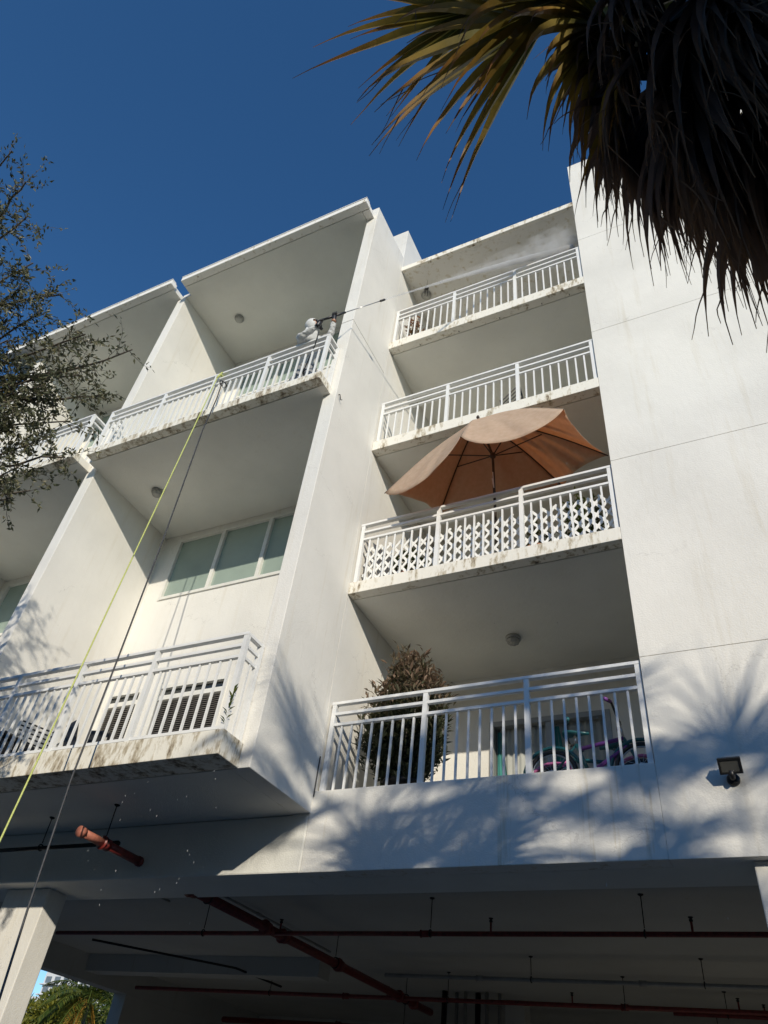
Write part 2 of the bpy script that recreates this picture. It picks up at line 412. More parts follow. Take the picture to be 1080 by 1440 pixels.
# bay B
BL = -14.55; YBB = 5.47
winB = [(-14.4, -10.5, 9.04, 10.54), (-14.4, -10.5, 14.94, 16.44), (-13.9, -10.6, 4.82, 7.15), (-13.9, -10.6, 10.84, 13.0)]
wall_holes('back_wall', BL - .05, ABL + .05, 4.5, 16.6, YB, YB + .2, winB, m_wall)
for z0, z1 in ((4.53, 4.80), (10.66, 10.82)):
    slab('balcony_slab', BL, ABL - .002, YBB, YB - .002, z0, z1, m_fascia2, xe=(-15.5, -10.03))
    MB().box(ABL - .01, -10.032, YBB + .175, FY - .003, z0 + .001, z1 - .003).build('slab_end', m_fascia, B)
roof(-15.6, -10.0, YBB, 10.2, -15.6, -9.95)
MB().box(BL - .25, BL, FY, 10.2, 4.53, 16.54).build('fin_wall', m_wall, B, bevel=.008)
MB().box(-15.58, -9.71, 8.24, 10.2, 4.5, 16.54).build('rear_mass', m_curtain, B)
MB().box(-9.7, FXL - .01, 8.45, 10.2, 4.5, 16.54).build('rear_mass', m_curtain, B)

def glazed(x0, x1, z0, z1, mulls, mat, y=YB, transom=None, louver=False):
    f = MB(); t = .06
    f.box(x0, x0 + t, y - .015, y + .09, z0, z1).box(x1 - t, x1, y - .015, y + .09, z0, z1)
    f.box(x0 + t, x1 - t, y - .015, y + .09, z1 - t, z1).box(x0 + t, x1 - t, y - .03, y + .09, z0, z0 + t)
    w_ = f.build('window', m_frame, B)
    edges = [x0 + t] + [m_ for m_ in mulls] + [x1 - t]
    for q in mulls:
        MB().box(q - .04, q + .04, y - .012, y + .088, z0 + t, z1 - t).build('mullion', m_frame, w_)
    for i in range(len(edges) - 1):
        a = edges[i] + (.04 if i else 0); b = edges[i + 1] - (.04 if i < len(edges) - 2 else 0)
        if transom:
            MB().box(a, b, y - .01, y + .085, transom - .04, transom + .04).build('transom', m_frame, w_)
            MB().box(a, b, y + .05, y + .06, transom + .04, z1 - t).build('pane', m_dark, w_)
            if louver:
                me = None
                z = z0 + t + .02
                sl = MB().obox((0, 0, 0), ((b - a) / 2 - .004, 0, 0), (0, .020, .011), (0, -.002, .004)).mesh('louver', m_louver)
                while z < transom - .06:
                    inst('louver', sl, ((a + b) / 2, y + .055, z), w_); z += .036
                MB().box(a, b, y + .09, y + .1, z0 + t, transom - .04).build('pane', m_dark, w_)
            else:
                MB().box(a, b, y + .05, y + .06, z0 + t, transom - .04).build('pane', mat, w_)
        else:
            MB().box(a, b, y + .045, y + .057, z0 + t, z1 - t).build('pane', mat, w_)
    return w_
glazed(*winA[0], [-8.33, -7.24], m_pane)
glazed(*winA[1], [-8.33, -7.24], m_pane)
glazed(*winA[2], [], m_dark, transom=6.92, louver=True)
glazed(*winA[3], [], m_dark, transom=6.92, louver=True)
glazed(*winA[4], [-8.0, -6.7], m_pane)
glazed(*winB[0], [-13.1, -11.8], m_pane)
glazed(*winB[1], [-13.1, -11.8], m_pane)
glazed(*winB[2], [-12.25], m_dark, transom=6.92)
glazed(*winB[3], [-12.25], m_pane)

# garage: front beam, ceiling, side beam, walls, columns
MB().box(-14.4, FXR - .021, D + .002, 8.0, 3.893, 4.526).build('garage_beam', m_clean, B, bevel=.02)
MB().box(FXR - .0205, 9, 7.4215, 8.0, 3.8935, 4.50).build('garage_beam', m_clean, B)
MB().box(-14.4, 9, 8.002, 20.2, 4.36, 4.5).build('garage_ceiling', m_garage, B)
MB().box(-14.05, -13.7, 8.003, 20, 3.89, 4.358).build('garage_beam', m_garage, B)
MB().box(-14.05, -13.7, 14.72, 20, 0, 3.888).build('garage_wall', m_garage, B)
MB().box(-14.05, 9, 20.0, 20.3, 0, 4.355).build('garage_wall', m_garage, B)
MB().box(8.7, 9, 8.003, 20, 0, 4.355).build('garage_wall', m_garage, B)
MB().box(-9.55, -8.76, 7.45, 7.78, 0, 3.891).build('column', m_wall, B, bevel=.012)
MB().box(-0.235, 0.55, 7.31, 7.7, 0, 3.891).build('column', m_wall, B, bevel=.012)
MB().box(-5.6, -5.2, 16.6, 17.0, 0, 4.355).build('column', m_garage, B, bevel=.012)
MB().box(-14.35, -8.0, 13.3, 13.7, 4.05, 4.357).build('garage_beam', m_garage, B)

# railings: building > railing > post, rail, baluster
def railing(x0, x1, y, zb, zt, posts, nb, returns=(), bottom=False):
    top = MB().box(x0, x1, y - .032, y + .032, zt - .04, zt).build('railing', m_rail, B, bevel=.004)
    pm = MB().box(-.029, .029, -.028, .028, 0, zt - .041 - zb).mesh('post', m_rail)
    bm = MB().box(-.012, .012, -.012, .012, 0, zt - .325 - zb).mesh('baluster', m_rail)
    for p in posts: inst('post', pm, (p, y, zb), top)
    for a, b in zip(posts[:-1], posts[1:]):
        for dz in (.145, .29):
            MB().box(a + .03, b - .03, y - .024, y + .024, zt - dz - .036, zt - dz).build('rail', m_rail, top)
        if bottom:
            MB().box(a + .03, b - .03, y - .02, y + .02, zb + .02, zb + .055).build('bottom_rail', m_rail, top)
        for k in range(nb):
            inst('baluster', bm, (a + (b - a) * (k + 1) / (nb + 1), y, zb), top)
    for rx, ry in returns:
        L = ry - y
        MB().box(rx - .03, rx + .03, y + .034, ry, zt - .04, zt).build('rail', m_rail, top)
        for dz in (.145, .29):
            MB().box(rx - .016, rx + .016, y + .028, ry - .027, zt - dz - .034, zt - dz).build('rail', m_rail, top)
        inst('post', pm, (rx, ry - .027, zb), top)
        q = max(1, int(L / .13) - 1)
        for k in range(q):
            inst('baluster', bm, (rx, y + L * (k + 1) / (q + 1), zb), top)
    return top
PR = [-4.66, -3.41, -2.17, -0.945]
for zb, zt in ((4.785, 5.93), (7.81, 8.94), (10.815, 11.85), (13.725, 14.83)):
    railing(-4.70, -0.91, 7.26, zb, zt, PR, 8)
railing(-9.70, -4.90, 5.60, 4.80, 6.0, [-9.67, -8.58, -7.43, -6.23, -4.93], 8, [(-4.93, 5.905)], True)
railing(-9.70, -4.86, 5.60, 10.82, 11.87, [-9.67, -8.36, -7.2, -6.07, -4.89], 8, [(-4.89, 5.905), (-9.67, 5.9)], True)
railing(-15.4, -10.06, 5.51, 10.82, 11.87, [-15.37, -14.05, -12.73, -11.41, -10.09], 8, [(-10.09, 5.905)], True)
railing(-15.4, -10.06, 5.51, 4.80, 6.0, [-15.37, -14.05, -12.73, -11.41, -10.09], 8, [(-10.09, 5.905)], True)

# ------------------------------------------------------------------ fittings on the building
def ceiling_lamp(x, y, z, label, r_=.115):
    t = empty('ceiling_light'); tag(t, label, 'light', 'round balcony ceiling lamps')
    MB().lathe((x, y, z - .045), [(r_ * .86, 0), (r_, .006), (r_, .03), (r_ * .95, .044)], 24).build('ring', m_lampring, t, True)
    MB().lathe((x, y, z - .125), [(.015, 0), (r_ * .42, .006), (r_ * .66, .022), (r_ * .8, .05), (r_ * .84, .079)], 24).build('dome', m_dome, t, True)
    for k in range(8):
        a = k * math.pi / 4
        MB().tube([(x + r_ * (q * math.cos(a)), y + r_ * (q * math.sin(a)), z - h) for q, h in ((.18, .127), (.68, .106), (.85, .05))], .004, 5).build('guard_bar', m_lampring, t)
    return t
ceiling_lamp(-2.85, 8.92, 7.61, 'round ceiling lamp above the lowest right balcony')
ceiling_lamp(-9.08, 6.79, 10.66, 'round ceiling lamp beside the yellow rope under the upper left balcony')
ceiling_lamp(-8.95, 6.90, 16.55, 'round ceiling lamp under the roof of the loft bay')
ceiling_lamp(-5.55, 6.9, 10.66, 'ceiling lamp half hidden behind the tall fin wall')
ceiling_lamp(-4.45, 7.95, 16.43, 'ceiling lamp in the far corner of the topmost right balcony')

# floodlight on the right wall
t = empty('floodlight'); tag(t, 'black rectangular floodlight on the white wall below the palm', 'floodlight')
MB().lathe((-0.245, 7.2, 4.555), [(.058, 0), (.058, .02), (.05, .03)], 18, (0, -1, 0)).build('wall_plate', m_black, t, True)
MB().tube([(-0.245, 7.18, 4.56), (-0.245, 7.11, 4.545), (-0.245, 7.09, 4.60)], .026, 10).build('arm', m_black, t, True)
q = Vector((0, -.84, -.54)).normalized(); u = Vector((1, 0, 0)); v = q.cross(u)
c0 = Vector((-0.245, 7.085, 4.645))
MB().obox(c0, u * .098, v * .07, q * .03).build('housing', m_black, t, bevel=.008)
bz = MB()
for sx, sy, ax, ay in ((0, 1, .098, .009), (0, -1, .098, .009), (1, 0, .009, .052), (-1, 0, .009, .052)):
    bz.obox(c0 + q * .036 + u * sx * .089 + v * sy * .061, u * ax, v * ay, q * .007)
bz.build('bezel', m_black, t)
MB().obox(c0 + q * .0325, u * .079, v * .051, q * .003).build('lens', m_lens, t)
for k in range(5):
    MB().obox(c0 - q * .037 + u * (-.07 + .035 * k), u * .004, v * .055, q * .008).build('cooling_fin', m_black, t)

# small cable and hook on the fin
tag(MB().tube([(-4.722, 7.19, 4.72), (-4.722, 7.188, 4.9), (-4.72, 7.19, 5.2)], .008, 6).build('cable', m_black), 'short black cable where the fin wall meets the parapet', 'cable')
p = atY(480, 556, 5.98); p.x = -4.722
tag(MB().tube([(-4.725, 5.985, p.z + .05), (-4.70, 5.985, p.z + .04), (-4.69, 5.99, p.z - .01), (-4.70, 6.03, p.z - .04), (-4.69, 6.05, p.z - .02)], .008, 6).build('wall_hook', m_iron, smooth=True), 'small dark hook on the side of the tall fin wall', 'hook')

# fire sprinkler pipes
def pipe(name, label, pts, r_, mat, joints=(), hangers=(), heads=(), grp='sprinkler pipes in the garage'):
    t = empty(name); tag(t, label, 'pipe', grp)
    MB().tube(pts, r_, 12).build('pipe', mat, t, True)
    a, b = Vector(pts[0]), Vector(pts[-1]); d = (b - a).normalized()
    for j in joints:
        c = a.lerp(b, j)
        MB().tube([c - d * .05, c + d * .05], r_ * 1.35, 12).build('coupling', mat, t, True)
        MB().tube([c - d * .062, c - d * .052], r_ * 1.6, 12).build('flange', mat, t, True)
    for j, zt in hangers:
        c = a.lerp(b, j)
        MB().tube([(c.x, c.y, c.z + r_ + .035), (c.x, c.y, zt)], .007, 6).build('hanger_rod', m_iron, t)
        MB().torus((c.x, c.y, c.z + .006), d, r_ + .012, .009, 18, 6).build('hanger_ring', m_iron, t, True)
        MB().lathe((c.x, c.y, zt - .02), [(.02, 0), (.035, .012), (.035, .02)], 10).build('anchor', m_iron, t)
    for j in heads:
        c = a.lerp(b, j)
        MB().tube([(c.x, c.y, c.z), (c.x, c.y, c.z + .13)], .014, 8).build('sprinkler_stem', mat, t)
        MB().lathe((c.x, c.y, c.z + .13), [(.02, 0), (.024, .02), (.012, .03), (.03, .045), (.03, .05)], 12).build('sprinkler_head', m_iron, t)
    return t
zc = 4.36; Z1 = 3.93
Yp = 9.82
pipe('sprinkler_pipe', 'dark red sprinkler branch pipe running straight across the garage', [(-11, Yp, Z1), (4, Yp + .06, Z1)], .030, m_red, (.44,), ((.20, zc), (.445, zc), (.625, zc), (.80, zc)), (.29, .50, .66))
pipe('sprinkler_main', 'thick red sprinkler main running back into the garage', [(-6.75, 7.75, 3.955), (-6.80, 15.7, 3.955)], .062, m_red, (.02, .24, .30, .52, .82, .90), ((.06, zc), (.5, zc), (.85, zc)))
pipe('sprinkler_pipe', 'red sprinkler branch pipe across the rear of the garage', [(-13, 14.2, Z1), (4, 14.35, Z1)], .035, m_red, (.3, .6), ((.2, zc), (.42, zc), (.6, zc), (.75, zc)), (.35, .55, .7))
pipe('sprinkler_pipe', 'lowest red pipe along the dark back of the garage', [(-12.8, 17.2, 3.85), (3, 17.2, 3.85)], .06, m_red, (.2, .5), ((.3, zc), (.7, zc)))
pipe('conduit_pipe', 'thin grey conduit running back beside the red main', [(-7.4, 8.05, 4.30), (-7.4, 12.6, 4.30)], .018, m_conduit, (.5,), (), (), 'grey conduits under the garage ceiling')
pipe('conduit_pipe', 'short grey conduit on the garage ceiling near the front column', [(-8.6, 8.05, 4.31), (-8.6, 9.6, 4.31)], .018, m_conduit, (.4,), (), (), 'grey conduits under the garage ceiling')
pipe('drain_pipe', 'pale drain pipe hanging at the back of the garage ceiling', [(-6.5, 13.0, 4.05), (2.0, 13.0, 4.0)], .03, m_conduit, (.2, .5, .8), ((.3, zc), (.6, zc)), (), 'grey conduits under the garage ceiling')
pipe('drain_pipe', 'thin dark pipe with an elbow near the side opening', [(-11.6, 11.2, 4.15), (-9.7, 13.1, 4.12), (-9.2, 14.0, 4.0)], .02, m_iron, (), (), (), 'grey conduits under the garage ceiling')
t = empty('pipe_riser'); tag(t, 'bundle of dark vertical pipes standing at the back of the garage', 'pipes', 'sprinkler pipes in the garage')
for k in range(6):
    MB().tube([(-6.6 + .22 * k, 15.9 + .1 * (k % 2), .02), (-6.6 + .22 * k, 15.9 + .1 * (k % 2), 4.35)], .035 + .02 * (k % 3 == 0), 10).build('riser', m_iron if k % 3 == 0 else m_conduit, t, True)
    MB().tube([(-6.6 + .22 * k, 15.8, 3.2 + .12 * (k % 3)), (-6.6 + .22 * k, 16.05, 3.2 + .12 * (k % 3))], .07, 10).build('clamp', m_iron, t)
pipe('sprinkler_pipe', 'short red branch pipe near the right end of the garage', [(-2.2, 15.2, 4.02), (3.4, 15.4, 4.02)], .03, m_red, (.3,), ((.15, zc), (.7, zc)), (.25, .6))
hk = MB().tube([(0, 0, 0), (0, 0, -.03), (.0, -.02, -.045), (0, -.035, -.03)], .005, 5).mesh('soffit_hook', m_iron)
for x_, w_ in ((-4.1, 'leftmost'), (-3.3, 'second from left'), (-2.5, 'middle'), (-1.7, 'second from right'), (-1.2, 'rightmost')):
    tag(inst('soffit_hook', hk, (x_, 7.33, 13.5)), w_ + ' tiny dark hook under the topmost right balcony slab', 'hook', 'soffit hooks')
# cut-off pipe under the left balcony
t = pipe('capped_pipe', 'short red pipe stub hung under the left balcony, its sunlit front painted salmon', [(-7.07, 6.52, 4.08), (-7.07, 7.16, 4.08)], .05, m_red, (.06,), ((.02, 4.53),), (), 'pipes under the left balcony')
MB().tube([(-7.07, 6.18, 4.08), (-7.07, 6.515, 4.08)], .048, 12).build('sunlit_front', m_red_sunlit, t, True)  # front of the same red pipe, coloured as if in sun
MB().tube([(-7.07, 6.12, 4.08), (-7.07, 6.19, 4.08)], .06, 12).build('end_cap', m_red_sunlit, t, True)  # cap in the same painted-in sunlight
MB().tube([(-7.07, 7.14, 4.08), (-7.07, 7.19, 4.08)], .058, 12).build('end_cap', m_red, t, True)
t = pipe('sprinkler_pipe', 'thin dark pipe under the left balcony leading to the red stub', [(-10.5, 6.74, 4.15), (-7.05, 6.74, 4.15)], .024, m_iron, (.98,), ((.62, 4.53),), (), 'pipes under the left balcony')

# ------------------------------------------------------------------ umbrella on the second balcony
t = empty('patio_umbrella'); tag(t, 'large beige patio umbrella tilted out over the balcony railing', 'umbrella')
M, n, b = newmat('umbrella_cloth')
tx = noise(n, 14, detail=6); rr = ramp(n, [(0.3, (0.62, 0.49, 0.35)), (0.7, (0.74, 0.61, 0.46))])
n.links.new(tx.outputs['Fac'], rr.inputs['Fac']); n.links.new(rr.outputs['Color'], b.inputs['Base Color']); b.inputs['Roughness'].default_value = .9
tr = n.nodes.new('ShaderNodeBsdfTranslucent'); tr.inputs['Color'].default_value = (.74, .36, .09, 1)
mx = n.nodes.new('ShaderNodeMixShader'); mx.inputs[0].default_value = .42
n.links.new(b.outputs[0], mx.inputs[1]); n.links.new(tr.outputs[0], mx.inputs[2]); n.links.new(mx.outputs[0], n.nodes['Material Output'].inputs['Surface'])
m_umb = M
apex = atY(672, 590, 7.06)
hub = atY(693, 641, 7.22)
cor = [atY(541, 693, 7.0), atY(648, 614, 6.40), atY(793, 575, 6.62), atY(855, 640, 7.42), Vector((-1.75, 8.15, 9.62)), Vector((-3.75, 8.0, 9.55))]
def canopy_panel(a, b, droop, scallop, billow, N=22):
    M = MB()
    for i in range(N + 1):
        f = i / N
        for j in range(N + 1):
            g_ = j / N
            mid = (4 * g_ * (1 - g_)) ** .8
            e = a.lerp(b, g_); e = e + (apex - e) * (scallop * mid)
            p = apex.lerp(e, f)
            p = p + Vector((0, -.04 * mid * f, -droop * mid * f ** 2))      # slack cloth hangs between the rib ends
            p = p + Vector((0, 0, billow * math.sin(math.pi * f))) + Vector((.0, .02, .022)) * f * mid * (math.sin(g_ * 13 + f * 3 + a.x * 5) + .7 * math.sin(g_ * 23 - f * 6))
            M.v.append(tuple(p))
    for i in range(N):
        for j in range(N):
            o = i * (N + 1) + j
            M.f.append((o, o + 1, o + N + 2, o + N + 1))
    o = M.build('canopy_panel', m_umb, t, True)
    sm = o.modifiers.new('thick', 'SOLIDIFY'); sm.thickness = .004
    return o
for i, (dr_, sc_, bi_) in enumerate(((.42, .02, .12), (.40, .0, .12), (.12, .04, .12), (.10, .08, .12), (.08, .08, .12), (.10, .08, .12))):
    canopy_panel(cor[i], cor[(i + 1) % 6], dr_, sc_, bi_)
m_umbw = plain('dark_umbrella_pole', (0.045, 0.03, 0.022), .4, var=.2)
MB().tube([(-2.60, 7.5, 7.82), hub, apex + Vector((0, 0, .06))], .02, 10).build('pole', m_umbw, t, True)
MB().lathe(hub - Vector((0, 0, .04)), [(.03, 0), (.045, .02), (.045, .07), (.03, .09)], 14).build('runner', m_umbw, t, True)
MB().lathe(apex + Vector((0, 0, .03)), [(.02, 0), (.028, .02), (.02, .05), (.004, .07)], 12).build('finial', m_umbw, t, True)
for c in cor:
    mid = apex.lerp(c, .52) + Vector((0, 0, .06))
    MB().tube([apex.lerp(c, q_ / 8) + Vector((0, 0, .12 * math.sin(math.pi * q_ / 8) - .012)) for q_ in range(9)], .009, 6).build('rib', m_umbw, t)
    MB().tube([hub, mid], .010, 6).build('strut', m_umbw, t)
MB().lathe((-2.60, 7.5, 7.815), [(.24, 0), (.24, .04), (.06, .07), (.035, .25)], 20).build('base', m_iron, t, True)
MB().tube([hub + Vector((0, 0, -.35)), hub + Vector((.03, -.03, -.7)), hub + Vector((0, -.02, -.5))], .008, 6).build('crank_cord', m_rail, t)

# white lattice behind the second railing
t = empty('lattice_panel'); tag(t, 'white crisscross garden lattice standing behind the second balcony railing', 'lattice')
sp = .155; zb, hgt = 7.82, .72; x0, x1 = -4.62, -0.97; th = math.radians(52)
ct = math.cos(th) / math.sin(th)
def slat(xb, dr_, y):
    lo, hi = 0.0, hgt + .02 * math.sin(xb * 8)
    for lim in (x0, x1):                       # clip the diagonal to the panel ends
        zl = (lim - xb) / (ct * dr_)
        if (xb - lim) * (1 if lim == x0 else -1) < 0: lo = max(lo, zl)
        elif 0 < zl < hi: hi = zl
    if hi - lo < .05: return
    a = Vector((xb + ct * dr_ * lo, y, zb + lo)); b = Vector((xb + ct * dr_ * hi, y, zb + hi)); d = (b - a) / 2; n_ = Vector((-d.z, 0, d.x)).normalized()
    MB().obox((a + b) / 2, d, (0, .004, 0), n_ * .019).build('slat', m_slatw, t)
x = x0 - .6
while x < x1 + .6:
    slat(x, 1, 7.345); slat(x, -1, 7.354); x += sp

# ------------------------------------------------------------------ leaves
def leaf(M, p, d, nrm, L, W, t, fold=.25):
    d = d.normalized(); s = d.cross(nrm)
    if s.length < 1e-4: s = d.orthogonal()
    s.normalize(); n_ = s.cross(d)
    o = len(M.v)
    M.v += [tuple(p), tuple(p + d * L * .45 + s * W / 2 + n_ * W * fold), tuple(p + d * L), tuple(p + d * L * .45 - s * W / 2 + n_ * W * fold), tuple(p + d * L * .5)]
    M.f += [(o, o + 1, o + 4), (o + 1, o + 2, o + 4), (o, o + 4, o + 3), (o + 4, o + 2, o + 3)]
    M.a += [t] * 5
def rv(r): 
    while True:
        v = Vector((r.uniform(-1, 1), r.uniform(-1, 1), r.uniform(-1, 1)))
        if .05 < v.length < 1: return v.normalized()
def potted(name, label, x, y, z, h, rad, nleaf, LL, LW, mat, pot=m_terra, pr=.16, ph=.3, seed=1, upward=.5, tip=0.0, cat='plant', spikes=None, grp='potted plants on the balconies'):
    r = random.Random(seed); t = empty(name); tag(t, label, cat, grp)
    MB().lathe((x, y, z), [(pr * .7, 0), (pr * .95, ph * .85), (pr * 1.08, ph * .86), (pr * 1.08, ph), (pr * .9, ph), (pr * .85, ph * .9)], 18).build('pot', pot, t, True)
    st = MB(); lf = MB()
    nst = spikes or 9
    for k in range(nst):
        a = 2 * math.pi * k / nst + r.uniform(-.3, .3); rr_ = rad * r.uniform(.15, .85)
        top = Vector((x + rr_ * math.cos(a), y + rr_ * math.sin(a), z + ph + (h - ph) * (1.0 - .55 * (rr_ / rad) ** 1.3) * r.uniform(.78, 1.0)))
        b0 = Vector((x + .3 * pr * math.cos(a), y + .3 * pr * math.sin(a), z + ph * .9))
        md = b0.lerp(top, .42) + Vector((math.cos(a), math.sin(a), 0)) * rr_ * .55
        st.tube([b0, md, top], [.012, .009, .004], 5)
        m_ = nleaf // nst
        for i in range(m_):
            f = .08 + .92 * (i + r.random()) / m_
            c = (b0.lerp(md, f * 2) if f < .5 else md.lerp(top, f * 2 - 1))
            out = rv(r); out.z = abs(out.z) * upward + .15 * upward
            c = c + rv(r) * rad * .36 * r.random()
            leaf(lf, c, out, Vector((0, 0, 1)) + rv(r) * .4, LL * r.uniform(.6, 1.15), LW * r.uniform(.7, 1.1), min(1, max(0, (tip * f * f + r.uniform(-.12, .3)))))
    st.build('stem', m_bark, t, True)
    o = lf.build('foliage', mat, t)
    return t
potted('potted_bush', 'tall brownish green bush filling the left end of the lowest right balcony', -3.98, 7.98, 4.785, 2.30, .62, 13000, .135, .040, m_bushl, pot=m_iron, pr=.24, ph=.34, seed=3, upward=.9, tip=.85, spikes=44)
potted('potted_plant', 'potted plant behind the lattice at the right end of the second balcony', -1.45, 7.75, 7.815, 1.35, .30, 500, .12, .035, m_green, seed=5, tip=.6)
potted('potted_plant', 'small potted plant behind the middle of the lattice', -2.1, 7.7, 7.815, .85, .22, 260, .10, .03, m_green, seed=6, tip=.3)
potted('potted_plant', 'potted plant behind the left end of the lattice', -4.1, 7.7, 7.815, .95, .26, 300, .12, .04, m_green, seed=8, tip=.8)
potted('potted_plant', 'orange flowering pot plant at the left end of the topmost right balcony', -4.42, 7.55, 13.73, 1.45, .16, 160, .14, .03, leafy('orange_leaf', [(0, (.10, .09, .03)), (.5, (.30, .13, .05)), (1, (.45, .16, .06))], .25), seed=9, tip=.9)

# small things on the balconies
def chair(label, x, y, z, rz, mat, mat2):
    t = empty('patio_chair'); tag(t, label, 'chair', 'balcony furniture')
    Mx = Matrix.Translation((x, y, z)) @ Matrix.Rotation(rz, 4, 'Z')
    def P(*a): return Mx @ Vector(a)
    for sx in (-.24, .24):
        MB().tube([P(sx, -.26, 0), P(sx, -.24, .44), P(sx, -.2, .64), P(sx, .18, .66)], .014, 8).build('arm_frame', mat, t, True)
        MB().tube([P(sx, .3, 0), P(sx, .2, .45), P(sx, .32, .95)], .014, 8).build('leg', mat, t, True)
    for k in range(7):
        MB().tube([P(-.24, -.22 + .065 * k, .44), P(.24, -.22 + .065 * k, .44)], .012, 6).build('seat_slat', mat2, t)
    for k in range(7):
        f = k / 6; MB().tube([P(-.24, .21 + .1 * f, .5 + .42 * f), P(.24, .21 + .1 * f, .5 + .42 * f)], .012, 6).build('back_slat', mat2, t)
    return t
chair('dark metal chair behind the railing of the third right balcony', -2.3, 8.0, 10.82, 2.6, m_black, m_louver)
chair('pale framed chair at the left end of the lower loft balcony', -8.75, 6.35, 4.81, 1.2, m_frame, m_black)
t = empty('storage_box'); tag(t, 'dark rounded storage box at the left end of the lower loft balcony', 'box', 'balcony furniture')
MB().box(-9.75, -9.3, 6.2, 6.7, 4.81, 5.5).build('body', m_black, t, bevel=.06)
MB().box(-9.78, -9.27, 6.17, 6.73, 5.51, 5.58).build('lid', m_black, t, bevel=.03)
o = MB().obox((-8.2, 6.45, 5.27), (.10, 0, .04), (0, .012, 0), (-.14, 0, .44)).build('leaning_board', m_black, bevel=.01)
tag(o, 'black board leaning behind the railing of the lower loft balcony', 'board')
o = MB().obox((-7.9, 6.6, 5.2), (.15, .05, .0), (-.02, .06, 0), (0, 0, .39)).build('cool_box', m_black, bevel=.03)
tag(o, 'low dark crate beside the leaning board', 'crate')
o = MB().obox((-4.1, 7.9, 14.25), (.16, 0, 0), (0, .012, .004), (0, .02, .5)).build('leaning_plank', m_frame, bevel=.005)
tag(o, 'pale plank leaning behind the topmost right railing', 'plank')
t = empty('wind_chime'); tag(t, 'dark wind chime hanging in the topmost right balcony', 'wind chime')
wx, wy = -4.28, 7.62
MB().tube([(wx, wy, 16.43), (wx, wy, 16.1)], .004, 5).build('cord', m_iron, t)
MB().lathe((wx, wy, 16.08), [(.05, 0), (.05, .015), (.01, .03)], 12).build('cap', m_iron, t)
for k in range(5):
    a = k * 1.257; MB().tube([(wx + .04 * math.cos(a), wy + .04 * math.sin(a), 16.08), (wx + .04 * math.cos(a), wy + .04 * math.sin(a), 15.78 + .03 * k)], .008, 6).build('chime_tube', m_iron, t)
# small weeds on the lower loft slab corner
wd = MB(); r = random.Random(4)
base = Vector((-4.90, 5.57, 4.82))
for k in range(14):
    leaf(wd, base + Vector((0, 0, .04 + .03 * k)), Vector((r.uniform(-1, 1), r.uniform(-1, .6), .8)), Vector((0, 0, 1)), .09, .03, r.random())
tag(wd.build('weed', m_green), 'small green weed sprouting at the corner of the lower loft balcony', 'weed')

